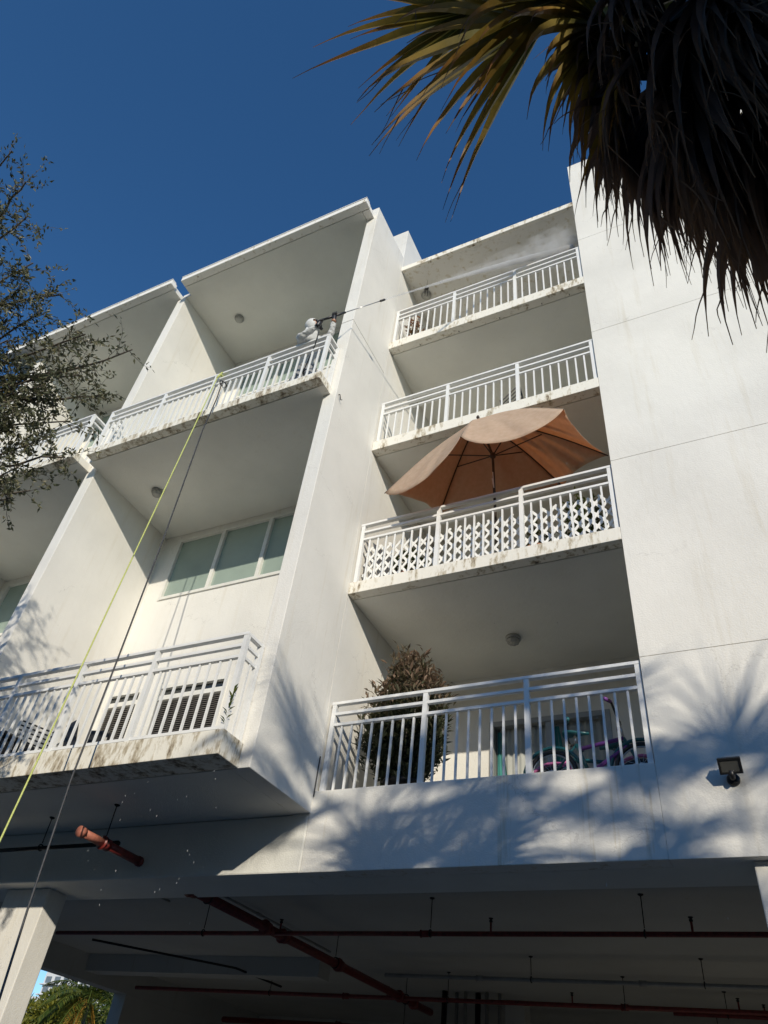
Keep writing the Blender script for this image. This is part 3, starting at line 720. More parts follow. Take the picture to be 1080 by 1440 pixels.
# bicycles
def bicycle(label, x, y, z, lean, s, c1, c2, flip=1):
    t = empty('bicycle'); tag(t, label, 'bicycle', 'bicycles on the lowest right balcony')
    Mx = Matrix.Translation((x, y, z)) @ Matrix.Rotation(lean, 4, 'X') @ Matrix.Diagonal((s * flip, s, s, 1))
    def P(a, b, c): return Mx @ Vector((a, b, c))
    def V(a, b, c): return (Mx.to_3x3() @ Vector((a, b, c))).normalized()
    rw = .27
    for wx in (-.45, .45):
        c = P(wx, 0, rw)
        w_ = MB().torus(c, V(0, 1, 0), (rw - .025) * s, .025 * s, 30, 8).build('wheel', m_black, t, True)
        MB().torus(c, V(0, 1, 0), (rw - .055) * s, .01 * s, 30, 6).build('rim', m_steel, w_, True)
        sp_ = MB()
        for k in range(14):
            a = k * math.pi / 7; sp_.tube([P(wx, (-.02, .02)[k % 2], rw), P(wx + (rw - .06) * math.cos(a), 0, rw + (rw - .06) * math.sin(a))], .0022, 4)
        sp_.build('spokes', m_steel, w_)
        MB().tube([P(wx, -.05, rw), P(wx, .05, rw)], .018 * s, 8).build('hub', m_steel, w_)
        fd = MB(); pts = [P(wx + (rw + .03) * math.cos(a), 0, rw + (rw + .03) * math.sin(a)) for a in [math.radians(q) for q in range(20, 200, 15)]]
        fd.tube(pts, .02 * s, 6).build('mudguard', c1, t, True)
    bb, st, hd, hb = (-.07, 0, .24), (-.19, 0, .58), (.30, 0, .60), (.33, 0, .50)
    for a, b_, rr_, mm in ((bb, st, .02, c1), (bb, hb, .024, c2), ((-.17, 0, .52), hd, .022, c2), (bb, (-.45, .03, rw), .012, c1), (st, (-.45, .03, rw), .011, c1), (hd, (.45, .03, rw), .018, c1), (st, (-.205, 0, .68), .014, m_steel), (hd, (.27, 0, .78), .014, m_steel)):
        MB().tube([P(*a), P(*b_)], rr_ * s, 8).build('frame_tube', mm, t, True)
    MB().tube([P(.23, -.28, .90), P(.24, -.2, .92), P(.27, -.06, .80), P(.27, .06, .80), P(.24, .2, .92), P(.23, .28, .90)], .013 * s, 8).build('handlebar', m_black, t, True)
    for sy in (-1, 1):
        MB().tube([P(.235, .2 * sy, .92), P(.20, .31 * sy, .89)], .02 * s, 8).build('grip', c2, t, True)
    sd = MB()
    for i, (a, hw, hh) in enumerate(((-.33, .05, .70), (-.30, .085, .715), (-.22, .07, .71), (-.12, .03, .705), (-.05, .018, .70))):
        o = len(sd.v)
        for k in range(8):
            an = k * math.pi / 4; sd.v.append(tuple(P(a, hw * math.cos(an), hh + .022 * math.sin(an))))
        if i:
            for k in range(8): sd.f.append((o - 8 + k, o - 8 + (k + 1) % 8, o + (k + 1) % 8, o + k))
    sd.f += [tuple(range(8))[::-1], tuple(range(len(sd.v) - 8, len(sd.v)))]
    sd.build('saddle', m_teal2, t, True)
    MB().tube([P(-.07, -.02, .24), P(-.07, .05, .24)], .055 * s, 14).build('chainring', m_black, t, True)
    for sg in (-1, 1):
        MB().tube([P(-.07, .06 * sg, .24), P(-.07 + .12 * sg, .065 * sg, .18)], .01 * s, 6).build('crank', m_steel, t)
        MB().obox(P(-.07 + .12 * sg, .11 * sg, .18), V(1, 0, 0) * .04 * s, V(0, 1, 0) * .04 * s, V(0, 0, 1) * .01 * s).build('pedal', m_black, t)
    return t
m_teal2 = plain('teal_paint', (0.02, 0.12, 0.14), .35, var=.15); m_purple = plain('purple_paint', (0.16, 0.05, 0.26), .35, var=.15); m_pink = plain('pink_paint', (.45, .12, .28), .4, var=.15)
bicycle('teal and purple bicycle leaning at the right end of the lowest right balcony', -1.62, 7.92, 4.79, -.10, 1.08, m_teal2, m_purple)
bicycle('pink and teal bicycle behind the purple bicycle', -1.72, 8.35, 4.79, -.14, 1.12, m_pink, m_teal2, -1)

# ------------------------------------------------------------------ person with a pressure washer
T0 = atY(456, 449, 5.45); T1 = atY(542, 421, 5.9); LD = (T1 - T0).normalized()
PV = empty('person'); tag(PV, 'person in pale hooded coverall and black gloves aiming a lance over the railing', 'person')
hR = T0 + LD * .20 + Vector((0, 0, -.02)); hL = T0 - LD * .06 + Vector((-.02, 0, -.07))
J = {'pel': (-5.52, 5.98, 11.66), 'wai': (-5.50, 5.93, 11.86), 'che': (-5.44, 5.80, 12.08), 'nck': (-5.38, 5.70, 12.24), 'hed': (-5.36, 5.64, 12.32),
     'sR': (-5.24, 5.82, 12.16), 'eR': (-4.93, 5.66, 11.93), 'wR': tuple(hR + Vector((.0, .02, -.09))), 'sL': (-5.52, 5.62, 12.15), 'eL': (-5.38, 5.47, 11.90), 'wL': tuple(hL + Vector((-.03, .0, -.07))),
     'hR': (-5.43, 6.0, 11.62), 'kR': (-5.36, 5.88, 11.22), 'aR': (-5.38, 5.98, 10.92), 'tR': (-5.33, 5.84, 10.86), 'hL': (-5.62, 5.97, 11.62), 'kL': (-5.66, 5.84, 11.22), 'aL': (-5.68, 5.95, 10.92), 'tL': (-5.66, 5.80, 10.86)}
rad = {'pel': .15, 'wai': .14, 'che': .185, 'nck': .07, 'hed': .07, 'sR': .095, 'eR': .066, 'wR': .042, 'sL': .10, 'eL': .075, 'wL': .042, 'hR': .10, 'kR': .07, 'aR': .05, 'tR': .045, 'hL': .10, 'kL': .07, 'aL': .05, 'tL': .045}
ed = [('pel', 'wai'), ('wai', 'che'), ('che', 'nck'), ('nck', 'hed'), ('che', 'sR'), ('sR', 'eR'), ('eR', 'wR'), ('che', 'sL'), ('sL', 'eL'), ('eL', 'wL'), ('pel', 'hR'), ('hR', 'kR'), ('kR', 'aR'), ('aR', 'tR'), ('pel', 'hL'), ('hL', 'kL'), ('kL', 'aL'), ('aL', 'tL')]
ks = list(J); me = bpy.data.meshes.new('body'); me.from_pydata([J[k] for k in ks], [(ks.index(a), ks.index(b_)) for a, b_ in ed], [])
bo = bpy.data.objects.new('body', me); COL.objects.link(bo); bo.parent = PV
bo.modifiers.new('skin', 'SKIN'); me.skin_vertices[0].data[0].use_root = True
for i, k in enumerate(ks): me.skin_vertices[0].data[i].radius = (rad[k], rad[k])
sb = bo.modifiers.new('sub', 'SUBSURF'); sb.levels = 3; sb.render_levels = 3
txc = bpy.data.textures.new('folds', 'CLOUDS'); txc.noise_scale = .09
dm = bo.modifiers.new('folds', 'DISPLACE'); dm.texture = txc; dm.texture_coords = 'GLOBAL'; dm.strength = .045; dm.mid_level = .5
M, n, b = newmat('coverall')                 # pale top, grey trousers, dark boots by height on the body
gg = n.nodes.new('ShaderNodeNewGeometry'); sx = n.nodes.new('ShaderNodeSeparateXYZ'); n.links.new(gg.outputs['Position'], sx.inputs[0])
mr = n.nodes.new('ShaderNodeMapRange'); mr.inputs[1].default_value = 10.8; mr.inputs[2].default_value = 12.5; n.links.new(sx.outputs['Z'], mr.inputs[0])
rr = ramp(n, [(0.0, (.03, .03, .03)), (.10, (.03, .03, .03)), (.11, (.24, .25, .27)), (.52, (.26, .27, .29)), (.54, (.60, .60, .58)), (1.0, (.64, .64, .62))]); n.links.new(mr.outputs[0], rr.inputs['Fac'])
tt = noise(n, 16, detail=5); cc = mixc(n, tt.outputs['Fac'], rr.outputs['Color'], (.25, .25, .25)); cc = mixc(n, .72, cc, rr.outputs['Color'])
n.links.new(cc, b.inputs['Base Color']); b.inputs['Roughness'].default_value = .9; bump(n, b, tt.outputs['Fac'], .5, .03)
me.materials.append(M)
# head: face turned along the lance, wrapped in the hood
hc = Vector((-5.31, 5.60, 12.40)); fd = (T1 - hc); fd.z *= .75; fd.normalize(); sd = fd.cross(Vector((0, 0, 1))).normalized(); ud = sd.cross(fd)
def egg(name, mat, c, a, b_, c_, parent, cut=None, seg=20, ring=14):
    Mh = MB()
    for i in range(ring + 1):
        ph_ = math.pi * i / ring
        for k in range(seg):
            th_ = 2 * math.pi * k / seg
            l = Vector((math.sin(ph_) * math.cos(th_), math.sin(ph_) * math.sin(th_), math.cos(ph_)))
            if l.z < 0: l.x *= 1 + .18 * l.z; l.y *= 1 + .25 * l.z
            Mh.v.append(tuple(c + fd * l.x * a + sd * l.y * b_ + ud * l.z * c_))
    for i in range(ring):
        for k in range(seg):
            lx = math.sin(math.pi * (i + .5) / ring) * math.cos(2 * math.pi * (k + .5) / seg); lz = math.cos(math.pi * (i + .5) / ring)
            if cut and lx > cut and lz < .62: continue
            Mh.f.append((i * seg + k, (i + 1) * seg + k, (i + 1) * seg + (k + 1) % seg, i * seg + (k + 1) % seg))
    return Mh.build(name, mat, parent, True)
head = egg('head', m_skin, hc, .095, .075, .115, PV)
hood = egg('hood', m_suit, hc - fd * .015, .125, .105, .145, PV, cut=.45)
so = hood.modifiers.new('thick', 'SOLIDIFY'); so.thickness = .008
MB().tube([hc + Vector((-.01, .01, -.09)), Vector((-5.37, 5.66, 12.27)), Vector((-5.41, 5.71, 12.20)), Vector((-5.44, 5.76, 12.12))], [.10, .125, .165, .15], 14).build('hood_collar', m_suit, PV, True)
MB().tube([hc + fd * .07 - ud * .045, hc + fd * .11 - ud * .05, hc + fd * .145 - ud * .055], [.055, .05, .035], 12).build('respirator', m_black, PV, True)
for sg in (-1, 1):
    MB().tube([hc + fd * .10 - ud * .06 + sd * .035 * sg, hc + fd * .12 - ud * .065 + sd * .085 * sg], .03, 10).build('filter', m_black, PV, True)
gz = MB().tube([hc + fd * .075 + ud * .025 - sd * .062, hc + fd * .105 + ud * .028, hc + fd * .075 + ud * .025 + sd * .062], .026, 10).build('goggles', m_black, PV, True)
MB().tube([hc + fd * .094 - ud * .005, hc + fd * .118 - ud * .02], [.012, .016], 8).build('nose', m_skin, PV, True)
def glove(c, wrist, ax):
    g_ = MB(); ax = ax.normalized(); arm = (c - wrist).normalized(); s = ax.cross(arm).normalized()
    g_.tube([wrist - arm * .02, wrist + arm * .02, c - arm * .005, c + arm * .03], [.045, .04, .046, .036], 10)
    for k in range(4):                       # fingers curled round the grip
        q = c + ax * (-.036 + .024 * k) + arm * .02
        g_.tube([q + s * .03, q + s * .040 + arm * .035, q + arm * .055, q - s * .030 + arm * .038, q - s * .034 + arm * .012], [.012, .012, .011, .010, .008], 6)
    g_.tube([c - s * .03 - ax * .02, c - s * .05 + ax * .01 + arm * .02, c - s * .038 + ax * .045 + arm * .035], [.013, .012, .009], 6)
    return g_.build('glove', m_black, PV, True)
glove(hR, Vector(J['wR']), LD); glove(hL, Vector(J['wL']), LD)
MB().tube([Vector(J['wR']) - Vector((0, 0, .045)), Vector(J['wR']) + Vector((0, 0, .0))], .042, 10).build('wrist', m_skin, PV, True)
WL = empty('pressure_washer_lance'); tag(WL, 'long thin pressure washer lance held by the person in white', 'lance')
MB().tube([T0 - LD * .02, T0 + LD * .12, T0 + LD * .30, T0 + LD * .42], [.018, .024, .024, .018], 10).build('grip', m_black, WL, True)
MB().tube([T0 - LD * .02, T0 - LD * .05 - Vector((.02, 0, .08)), T0 - LD * .05 - Vector((.03, 0, .16))], .018, 8).build('trigger_handle', m_black, WL, True)
MB().tube([T0 + LD * .40, T1 - LD * .10], .008, 8).build('tube', m_steel, WL, True)
MB().tube([T1 - LD * .12, T1 - LD * .10, T1 - LD * .02, T1], [.012, .020, .020, .010], 10).build('nozzle', m_black, WL, True)
h0 = T0 - LD * .05 - Vector((.03, 0, .16))
MB().tube([h0, h0 + Vector((.02, .02, -.12)), h0 + Vector((-.10, .15, -.3)), Vector((-5.7, 6.05, 11.5)), Vector((-6.2, 6.1, 10.95)), Vector((-6.9, 5.9, 10.86))], .010, 8).build('hose', m_hose, WL, True)

# water jet, mist and falling drops
def volmat(name, dens, nscale, lo, hi):
    M = bpy.data.materials.new(name); M.use_nodes = True; n = M.node_tree
    n.nodes.remove(n.nodes['Principled BSDF'])
    v = n.nodes.new('ShaderNodeVolumePrincipled'); v.inputs['Color'].default_value = (1, 1, 1, 1); v.inputs['Anisotropy'].default_value = -.1
    t = noise(n, nscale, detail=4); mr = n.nodes.new('ShaderNodeMapRange')
    mr.inputs[1].default_value = lo; mr.inputs[2].default_value = hi; mr.inputs[3].default_value = 0; mr.inputs[4].default_value = dens
    n.links.new(t.outputs['Fac'], mr.inputs[0]); n.links.new(mr.outputs[0], v.inputs['Density'])
    n.links.new(v.outputs[0], n.nodes['Material Output'].inputs['Volume'])
    return M
E1 = atY(806, 349, 7.6)
WJ = empty('water_jet'); tag(WJ, 'white water jet shooting from the lance to the topmost right balcony', 'water jet')
pts = [T1.lerp(E1, f) + Vector((0, 0, .09 * math.sin(math.pi * f))) for f in [i / 16 for i in range(17)]]
MB().tube(pts, [.012 + .075 * (i / 16) ** 1.2 for i in range(17)], 12).build('jet_core', volmat('jet_water', 34.0, 9, .25, .65), WJ, True)
for k_, (sc_, dn_) in enumerate(((1.0, 1.1), (.68, 1.6), (.4, 3.0))):
    MB().tube([p + Vector((0, 0, .02 + .12 * i / 16)) for i, p in enumerate(pts)][4:], [(.05 + .44 * (i / 12) ** 1.25) * sc_ for i in range(13)], 16).build('mist', volmat('mist_water', dn_ * 1.15, 3.4 + k_, .40, .80), WJ, True)
dr = MB(); r = random.Random(21)
def drop(p, L, w_):
    o = len(dr.v)
    dr.v.extend([tuple(p + Vector((0, 0, L / 2))), tuple(p + Vector((w_, 0, 0))), tuple(p + Vector((-w_ / 2, w_ * .87, 0))), tuple(p + Vector((-w_ / 2, -w_ * .87, 0))), tuple(p - Vector((0, 0, L / 2)))])
    dr.f.extend([(o, o + 1, o + 2), (o, o + 2, o + 3), (o, o + 3, o + 1), (o + 4, o + 2, o + 1), (o + 4, o + 3, o + 2), (o + 4, o + 1, o + 3)])
for k in range(110):
    q = r.random()
    if q < .45: p = atY(r.uniform(740, 860), r.uniform(420, 700), r.uniform(5.6, 7.0))
    elif q < .75: p = atY(r.uniform(120, 310) , r.uniform(1080, 1260), r.uniform(4.4, 5.4))
    else: p = atY(r.uniform(60, 1060), r.uniform(520, 1300), r.uniform(3.5, 5.3))
    drop(p, r.uniform(.006, .028), r.uniform(.0007, .0016))
M, n, b = newmat('water_drop'); b.inputs['Base Color'].default_value = (.85, .87, .88, 1); b.inputs['Roughness'].default_value = .08; b.inputs['Transmission Weight'].default_value = .2
tt = noise(n, 30); rr = ramp(n, [(.3, (.8, .82, .84)), (.7, (.9, .9, .9))]); n.links.new(tt.outputs['Fac'], rr.inputs['Fac']); n.links.new(rr.outputs['Color'], b.inputs['Base Color'])
tag(dr.build('water_drops', M), 'scattered water drops falling in front of the balconies', 'water', kind='stuff')

# rope and hose hanging from the upper loft railing
K = Vector((-7.09, 5.555, 11.83))
def strand(pxs, y0, y1):
    out = []
    for i, (a, b_) in enumerate(pxs):
        f = (b_ - pxs[0][1]) / (pxs[-1][1] - pxs[0][1]); out.append(atY(a, b_, y0 + (y1 - y0) * f))
    return out
RP = empty('yellow_rope'); tag(RP, 'bright yellow green rope hanging taut from the upper loft railing', 'rope')
s1 = strand([(306, 530), (153, 855), (0, 1182)], 5.53, 4.55)
e = s1[-1] + (s1[-1] - s1[-2]) * .62
MB().tube(s1 + [e], .0095, 8).build('line', m_rope, RP, True)
MB().torus(K + Vector((0, .045, -.02)), (1, .2, 0), .055, .012, 18, 6).build('knot', m_rope, RP, True)
MB().torus(K + Vector((.03, .04, -.02)), (1, -.3, .1), .052, .012, 18, 6).build('knot', m_rope, RP, True)
MB().tube([K + Vector((0, -.01, -.05)), s1[0] + Vector((0, 0, -.02))], .02, 8).build('knot', m_rope, RP, True)
HS = empty('hanging_hose'); tag(HS, 'dark grey hose hanging beside the yellow rope', 'hose')
s2 = strand([(313, 536), (305, 560), (285, 605), (232, 752), (165, 928), (100, 1096), (40, 1275), (0, 1402)], 5.52, 4.85)
e = s2[-1] + (s2[-1] - s2[-2]) * .9
MB().tube(s2 + [e], .0105, 8).build('line', m_hose, HS, True)
MB().torus(atY(314, 540, 5.56), (.4, .1, .9), .07, .011, 18, 6).build('loop', m_hose, HS, True)

# ------------------------------------------------------------------ palms
def strip(M, pts, ws, nrm, ts, fold=.3):
    o = len(M.v); N = len(pts)
    for i, p in enumerate(pts):
        d = (pts[min(i + 1, N - 1)] - pts[max(i - 1, 0)])
        s = d.cross(nrm)
        if s.length < 1e-5: s = d.orthogonal()
        s.normalize(); u_ = s.cross(d).normalized()
        M.v += [tuple(p + s * ws[i] / 2 + u_ * ws[i] * fold * .5), tuple(p - u_ * ws[i] * fold * .5), tuple(p - s * ws[i] / 2 + u_ * ws[i] * fold * .5)]
        M.a += [ts[i]] * 3
    for i in range(N - 1):
        a = o + i * 3
        M.f += [(a, a + 1, a + 4, a + 3), (a + 1, a + 2, a + 5, a + 4)]
def fan_frond(name, parent, mat, base, az, el, Lp, Ls, nseg=34, spread=1.75, gp=.05, gs=.16, W=.034, seed=0, thread=.18, t0=0.0, collapse=0.0, hang=1.0, jit=.12):
    r = random.Random(seed); M = MB()
    d = Vector((math.cos(el) * math.cos(az), math.cos(el) * math.sin(az), math.sin(el)))
    p = Vector(base); pts = [p.copy()]; n_ = 7
    for i in range(n_):
        p = p + d * Lp / n_; pts.append(p.copy()); d = (d + Vector((0, 0, -gp))).normalized()
    up = Vector((0, 0, 1)) - d * d.z
    if up.length < .15: up = Vector((-math.cos(az), -math.sin(az), .3)) 
    up = (up - d * up.dot(d)).normalized(); s = d.cross(up)
    roll = r.uniform(-.35, .35); s2_ = s * math.cos(roll) + up * math.sin(roll); up = s2_.cross(d); s = s2_
    M.tube(pts, [.022 - .010 * i / n_ for i in range(n_ + 1)], 6); M.a += [.05 + t0 * .5] * (len(M.v) - len(M.a))
    # costa continues a little into the blade
    for i in range(nseg):
        f = (i + .5) / nseg * 2 - 1
        a = f * spread * (1 - collapse) + r.uniform(-.03, .03)
        dd = (d * math.cos(a) + s * math.sin(a) + up * (.16 * abs(f) + r.uniform(-.07, .07))).normalized()
        L = Ls * (.62 + .38 * math.cos(a * .75)) * r.uniform(1 - jit, 1 + jit)
        q = p + d * (Lp * .10 * (1 - abs(f))); n2 = 8; pp = [q.copy()]; gg_ = gs * r.uniform(.7, 1.35)
        for k in range(n2):
            q = q + dd * L / n2; pp.append(q.copy())
            dd = (dd + Vector((r.uniform(-.05, .05), r.uniform(-.05, .05), -gg_ * (.4 + 1.1 * k / n2) * hang))).normalized()
        ws = []
        for k in range(n2 + 1):
            u_ = k / n2
            ws.append(W * (min(1, .30 + 2.6 * u_)) * max(.05, (1 - max(0, u_ - .35) / .65) ** (.8 + thread * 3)))
        off = r.uniform(-.12, .12)
        strip(M, pp, ws, up, [min(1, max(0, t0 + (1 - t0) * (k / n2) + off * (k / n2))) for k in range(n2 + 1)], .45)
        if r.random() < .45:                 # split thread at the tip
            q = pp[-3]; dd = (pp[-2] - pp[-3]).normalized() + rv(r) * .4
            th_ = [q.copy()]
            for k in range(4):
                q = q + dd.normalized() * L * .06; dd = dd + Vector((0, 0, -.15)) + rv(r) * .12; th_.append(q.copy())
            strip(M, th_, [.006, .005, .004, .003, .002], up, [min(1, t0 + .9)] * 5)
    return M.build(name, mat, parent)
def palm(label, x, y, zc_, nlive, ndead, seed, scale=1.0, skip=None, wl=.040, grp='fan palms along the street'):
    r = random.Random(seed); t = empty('fan_palm'); tag(t, label, 'palm tree', grp)
    n_ = 12
    MB().tube([(x + .05 * math.sin(i * .7), y + .04 * math.cos(i), zc_ * i / n_) for i in range(n_ + 1)], [.20 - .05 * min(1, i / 5) + .012 * (i % 2) for i in range(n_ + 1)], 12).build('trunk', m_palmbark, t, True)
    ga = 2.39996
    for k in range(nlive):
        f = (k + .5) / nlive; az = k * ga + r.uniform(-.25, .25); el = 1.25 - 1.75 * f + r.uniform(-.12, .12)
        if skip and skip(az, el): continue
        fan_frond('live_frond', t, m_live, (x, y, zc_ + .25 * (1 - f)), az, el, r.uniform(.75, 1.05) * scale, r.uniform(.80, 1.0) * scale, 38, 1.9, .06, .12 + .09 * f, wl * scale, seed * 100 + k, t0=.0 + .12 * f)
    for k in range(ndead):
        f = (k + .5) / ndead; az = k * ga * 1.07 + r.uniform(-.3, .3); el = -.25 - 1.15 * f + r.uniform(-.15, .15)
        fan_frond('dead_frond', t, m_deadf, (x + .12 * math.cos(az), y + .12 * math.sin(az), zc_ + .10 - .78 * f), az, el, r.uniform(.42, .62) * scale, r.uniform(.72, 1.05) * (.9 + .2 * f) * scale, 17, 1.6, .16, .62, .050 * scale, seed * 300 + k, t0=.0, collapse=.35, thread=.25)
    return t
PX, PY, PZ = 0.65, 1.19, 5.52
near = palm('fan palm with a dark skirt of dead fronds close overhead', PX, PY, PZ, 16, 84, 5, 1.03, skip=lambda az, el: (math.cos(az) < -.1 and el < .75) or (math.cos(az + .95) > .2 and el < .7))
def toward(px, py, dist, base):
    """azimuth, elevation and reach from a frond base to a point seen at px,py"""
    v = atD(px, py, dist) - Vector(base); return math.atan2(v.y, v.x), math.asin(v.z / v.length), v.length
for k, (px_, py_, ds, Ls_, gs_) in enumerate(((690, 5, 3.95, .74, .17), (765, 20, 3.75, .92, .30), (800, -10, 3.7, .8, .42), (850, 30, 3.55, .8, .42), (905, 60, 3.4, .75, .42))):
    bs = (PX, PY, PZ + .05); a_, e_, L_ = toward(px_, py_, ds, bs)
    fan_frond('live_frond', near, m_live, bs, a_, e_, L_, Ls_, 16, 1.0, .02, gs_, .046, 900 + k, t0=.25, jit=.22)
palm('fan palm standing right of the view that shades the white wall', 7.1, -3.0, 8.0, 16, 4, 6, 1.3, wl=.027)
palm('fan palm behind the viewer that shades the nearer palm', 2.95, -2.5, 8.4, 19, 5, 7, 1.25, wl=.031)
palm('fan palm furthest right behind the viewer', 5.3, -3.4, 8.75, 22, 5, 8, 1.3, wl=.033)

# ------------------------------------------------------------------ small-leaved tree on the left
def twiggy(t, mat, lf, br, start, end, r0, nt, tl, ll, lw, r, dens=1.0):
    """a limb from start to end with twigs and leaves along its outer part"""
    a, b_ = Vector(start), Vector(end); n_ = 8; pts = []
    bend = rv(r) * (b_ - a).length * .08
    for i in range(n_ + 1):
        f = i / n_; pts.append(a.lerp(b_, f) + bend * math.sin(math.pi * f) + rv(r) * .03)
    br.tube(pts, [r0 * (1 - .85 * i / n_) + .003 for i in range(n_ + 1)], 6)
    dmain = (b_ - a).normalized()
    for k in range(nt):
        f = .35 + .65 * (k + r.random()) / nt; i = min(n_ - 1, int(f * n_)); p = pts[i].lerp(pts[i + 1], f * n_ - i)
        d = (dmain * .5 + rv(r)).normalized(); L = tl * r.uniform(.5, 1.2); q = p.copy(); tw = [q.copy()]
        for j in range(5):
            q = q + d * L / 5; d = (d + rv(r) * .35 + Vector((0, 0, -.05))).normalized(); tw.append(q.copy())
            for _ in range(int(5 * dens)):
                if r.random() < .85:
                    leaf(lf, q + rv(r) * .03, (d * .6 + rv(r)).normalized(), rv(r), ll * r.uniform(.6, 1.2), lw * r.uniform(.7, 1.2), r.random())
        br.tube(tw, [.004, .0035, .003, .0025, .002, .0015], 4)
OT = empty('oak_tree'); tag(OT, 'small leaved tree with grey green foliage at the left edge', 'tree')
r = random.Random(31)
MB().tube([(-9.6, 1.6, 0), (-9.5, 1.7, 1.5), (-9.2, 1.6, 3.2), (-9.0, 1.8, 5.0), (-8.8, 1.6, 7.2), (-8.4, 1.5, 9.5)], [.24, .19, .17, .14, .11, .06], 10).build('trunk', m_bark, OT, True)
br = MB(); lf = MB()
limbs = [(185, 492, 9.0, 14, .55), (120, 470, 9.0, 22, .9), (150, 560, 8.8, 20, .9), (75, 520, 8.8, 30, 1.1), (95, 590, 8.6, 24, 1.0), (60, 440, 9.4, 28, 1.1), (90, 415, 9.5, 16, .9), (45, 370, 9.8, 24, 1.0), (38, 300, 10.2, 16, .8), (40, 255, 10.4, 12, .7), (15, 215, 10.6, 8, .5),
         (45, 620, 8.4, 30, 1.1), (90, 640, 8.2, 18, .9), (20, 560, 8.6, 30, 1.1), (15, 480, 9.0, 30, 1.1), (20, 420, 9.4, 26, 1.0), (25, 660, 8.1, 24, 1.0), (20, 700, 7.9, 18, .9), (45, 690, 7.9, 8, .7), (-25, 600, 8.4, 30, 1.1), (-30, 500, 9.0, 30, 1.1), (-20, 400, 9.6, 26, 1.0), (-20, 320, 10, 22, 1), (-60, 680, 8.2, 26, 1.0), (-90, 560, 8.8, 26, 1.0), (-90, 430, 9.4, 26, 1.0), (60, 545, 8.7, 22, 1.0), (110, 525, 8.8, 20, 1.0)]
for px_, py_, ds, nt_, de in limbs:
    end = atD(px_, py_, ds); h = min(9.2, max(4.0, end.z - r.uniform(.6, 1.6)))
    st = Vector((-9.0 + .12 * (h - 5), 1.7, h))
    st = st.lerp(end, .35) if r.random() < .4 else st
    twiggy(OT, m_oak, lf, br, st, end, .03, int(nt_ * 1.6), .44, .066, .027, r, de * 1.35)
for k in range(26):
    a = r.uniform(0, 6.28); end = Vector((-9.6 + 2.0 * math.cos(a) - .8, 0.9 + 1.9 * math.sin(a), r.uniform(6.0, 11.0)))
    twiggy(OT, m_oak, lf, br, (-9.0, 1.7, min(9, end.z - 1)), end, .035, 18, .5, .07, .028, r, .9)
br.build('limbs', m_bark, OT)
o = lf.build('crown', m_oak, OT); tag(o, kind='stuff')

# ------------------------------------------------------------------ garden, palm and towers seen through the garage side
def bushy(name, label, c, rx, rz, nl, ll, mat, seed, trunk=None):
    r = random.Random(seed); t = empty(name); tag(t, label, 'tree', 'trees beyond the garage'); lf = MB()
    c = Vector(c)
    lobes = [(c + Vector((r.uniform(-.7, .7) * rx, r.uniform(-.7, .7) * rx, r.uniform(-.5, .6) * rz)), r.uniform(.35, .6)) for _ in range(14)]
    for k in range(nl):
        cc_, s_ = r.choice(lobes); v = rv(r); p = cc_ + Vector((v.x * rx * s_, v.y * rx * s_, v.z * rz * s_)) * r.uniform(.75, 1.0)
        leaf(lf, p, v + rv(r) * .9 + Vector((0, 0, .1)), rv(r), ll * r.uniform(.6, 1.3), ll * .42, r.random())
    lf.build('crown', mat, t)
    MB().tube([(c.x, c.y, 0), (c.x + .1, c.y, c.z * .5), c], [.2, .16, .08], 8).build('trunk', m_bark, t, True)
    return t
def far(px_, py_, D_): 
    d = ray(px_, py_); return CAM + d * (D_ / math.hypot(d.x, d.y))
bushy('leafy_tree', 'dense dark green tree seen through the garage beside the front column', far(84, 1446, 84), 4.4, 3.6, 14000, .42, m_green, 41)
bushy('leafy_tree', 'yellow green low tree at the foot of the garage opening', far(40, 1452, 80), 4.0, 2.6, 7000, .5, leafy('lime_leaf', [(0, (.08, .10, .015)), (1, (.28, .26, .03))], .3), 42)
bushy('leafy_tree', 'tree crown behind the feathery palm', far(168, 1456, 90), 4.6, 3.2, 9000, .42, m_green, 43)
FP = empty('feather_palm'); tag(FP, 'feathery palm with golden dead fronds seen through the garage', 'palm tree')
c = far(126, 1402, 72); r = random.Random(50)
MB().tube([(c.x, c.y, 0), (c.x, c.y, c.z * .6), (c.x, c.y, c.z)], [.3, .24, .22], 10).build('trunk', m_palmbark, FP, True)
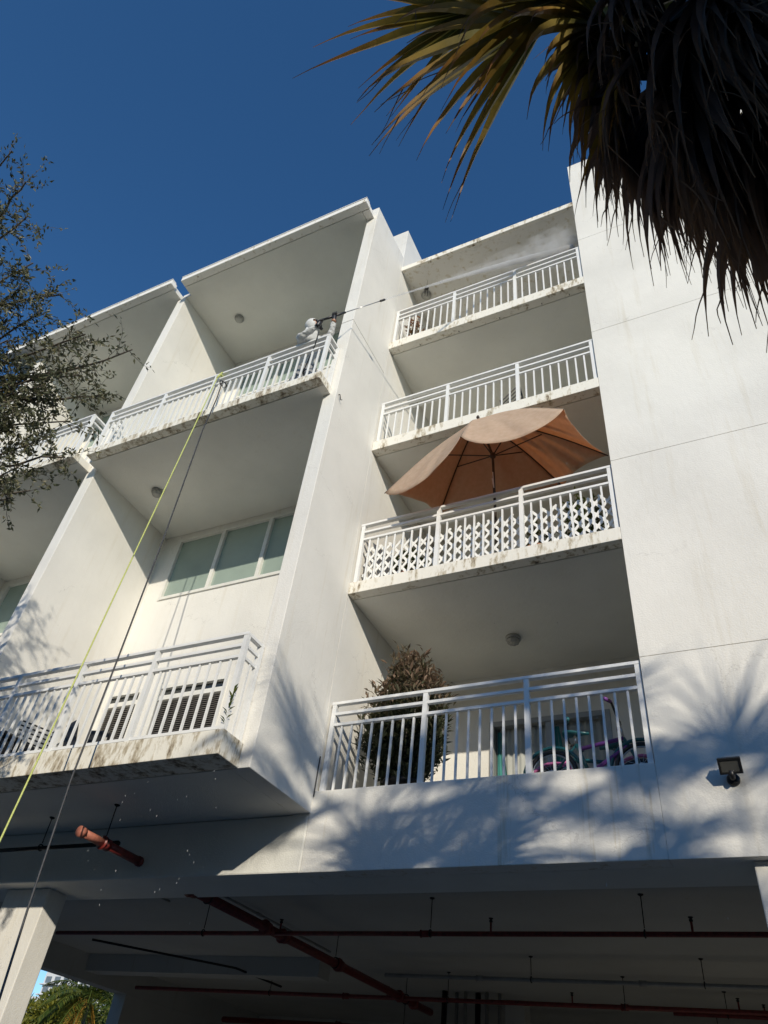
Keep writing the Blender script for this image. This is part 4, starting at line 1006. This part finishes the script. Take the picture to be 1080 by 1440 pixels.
for k in range(34):
    Mf = MB(); az = k * 2.4; gold = k % 11 == 3
    el = (-.9 if gold else r.uniform(-.25, 1.3)); d = Vector((math.cos(az) * math.cos(el), math.sin(az) * math.cos(el), math.sin(el))); p = c.copy(); n_ = 12; L = r.uniform(3.2, 4.4)
    pts = [p.copy()]; ds_ = []
    for i in range(n_):
        p = p + d * L / n_; d = (d + Vector((0, 0, -.11))).normalized(); pts.append(p.copy()); ds_.append(d.copy())
    Mf.tube(pts, .04, 4); Mf.a = [.6] * len(Mf.v)
    for i in range(1, n_):
        for sg in (-1, 1):
            for q in range(3):
                s = ds_[i].cross(Vector((0, 0, 1))).normalized() * sg
                leaf(Mf, pts[i].lerp(pts[i + 1], q / 3) , s + ds_[i] * .6 + Vector((0, 0, -.35 + r.uniform(-.2, .3))), Vector((0, 0, 1)), .95 * (1 - .5 * abs(i / n_ - .4)), .10, r.random())
    Mf.build('frond', m_gold if gold else m_green, FP)
# golden hanging fronds on the camera side
for k in range(5):
    Mf = MB(); p = c + Vector((.28 * k - .4, -1.0, -.1)); 
    for i in range(60):
        f = i / 60; leaf(Mf, p + Vector((r.uniform(-.25, .25) + .4 * f, -.4 * f, -4.0 * f)), Vector((r.uniform(-.4, .4), r.uniform(-.4, .4), -1)), rv(r), .9, .12, r.random())
    Mf.build('dead_frond', m_gold, FP)
def tower(label, px_, py_top, D_, wid, floors, fh=3.2):
    top = far(px_, py_top, D_); t = empty('tower_block'); tag(t, label, 'tower', 'towers far beyond the garage')
    x, y, H = top.x, top.y, top.z; n_ = int(H / fh)
    MB().box(x - wid / 2, x + wid / 2, y, y + wid, 0, H).build('wall', m_tower, t)
    wm = MB().box(-1.3, 1.3, -.25, .2, 0, 1.9).mesh('window', m_towerw)
    sm = MB().box(-wid / 2 - .6, wid / 2 + .6, -1.3, .1, 0, .35).mesh('balcony', m_tower)
    nw = int(wid / 4)
    for f in range(max(0, n_ - floors), n_):
        inst('balcony', sm, (x, y - .02, f * fh), t)
        for k in range(nw):
            inst('window', wm, (x - wid / 2 + wid * (k + .5) / nw, y, f * fh + .8), t)
    return t
tower('pale tower block above the trees in the garage opening', 97, 1368, 330, 22, 9)
tower('pale tower block right of the feathery palm', 163, 1396, 260, 16, 12)
tower('low white building behind the trees beside the column', 66, 1402, 200, 14, 4)
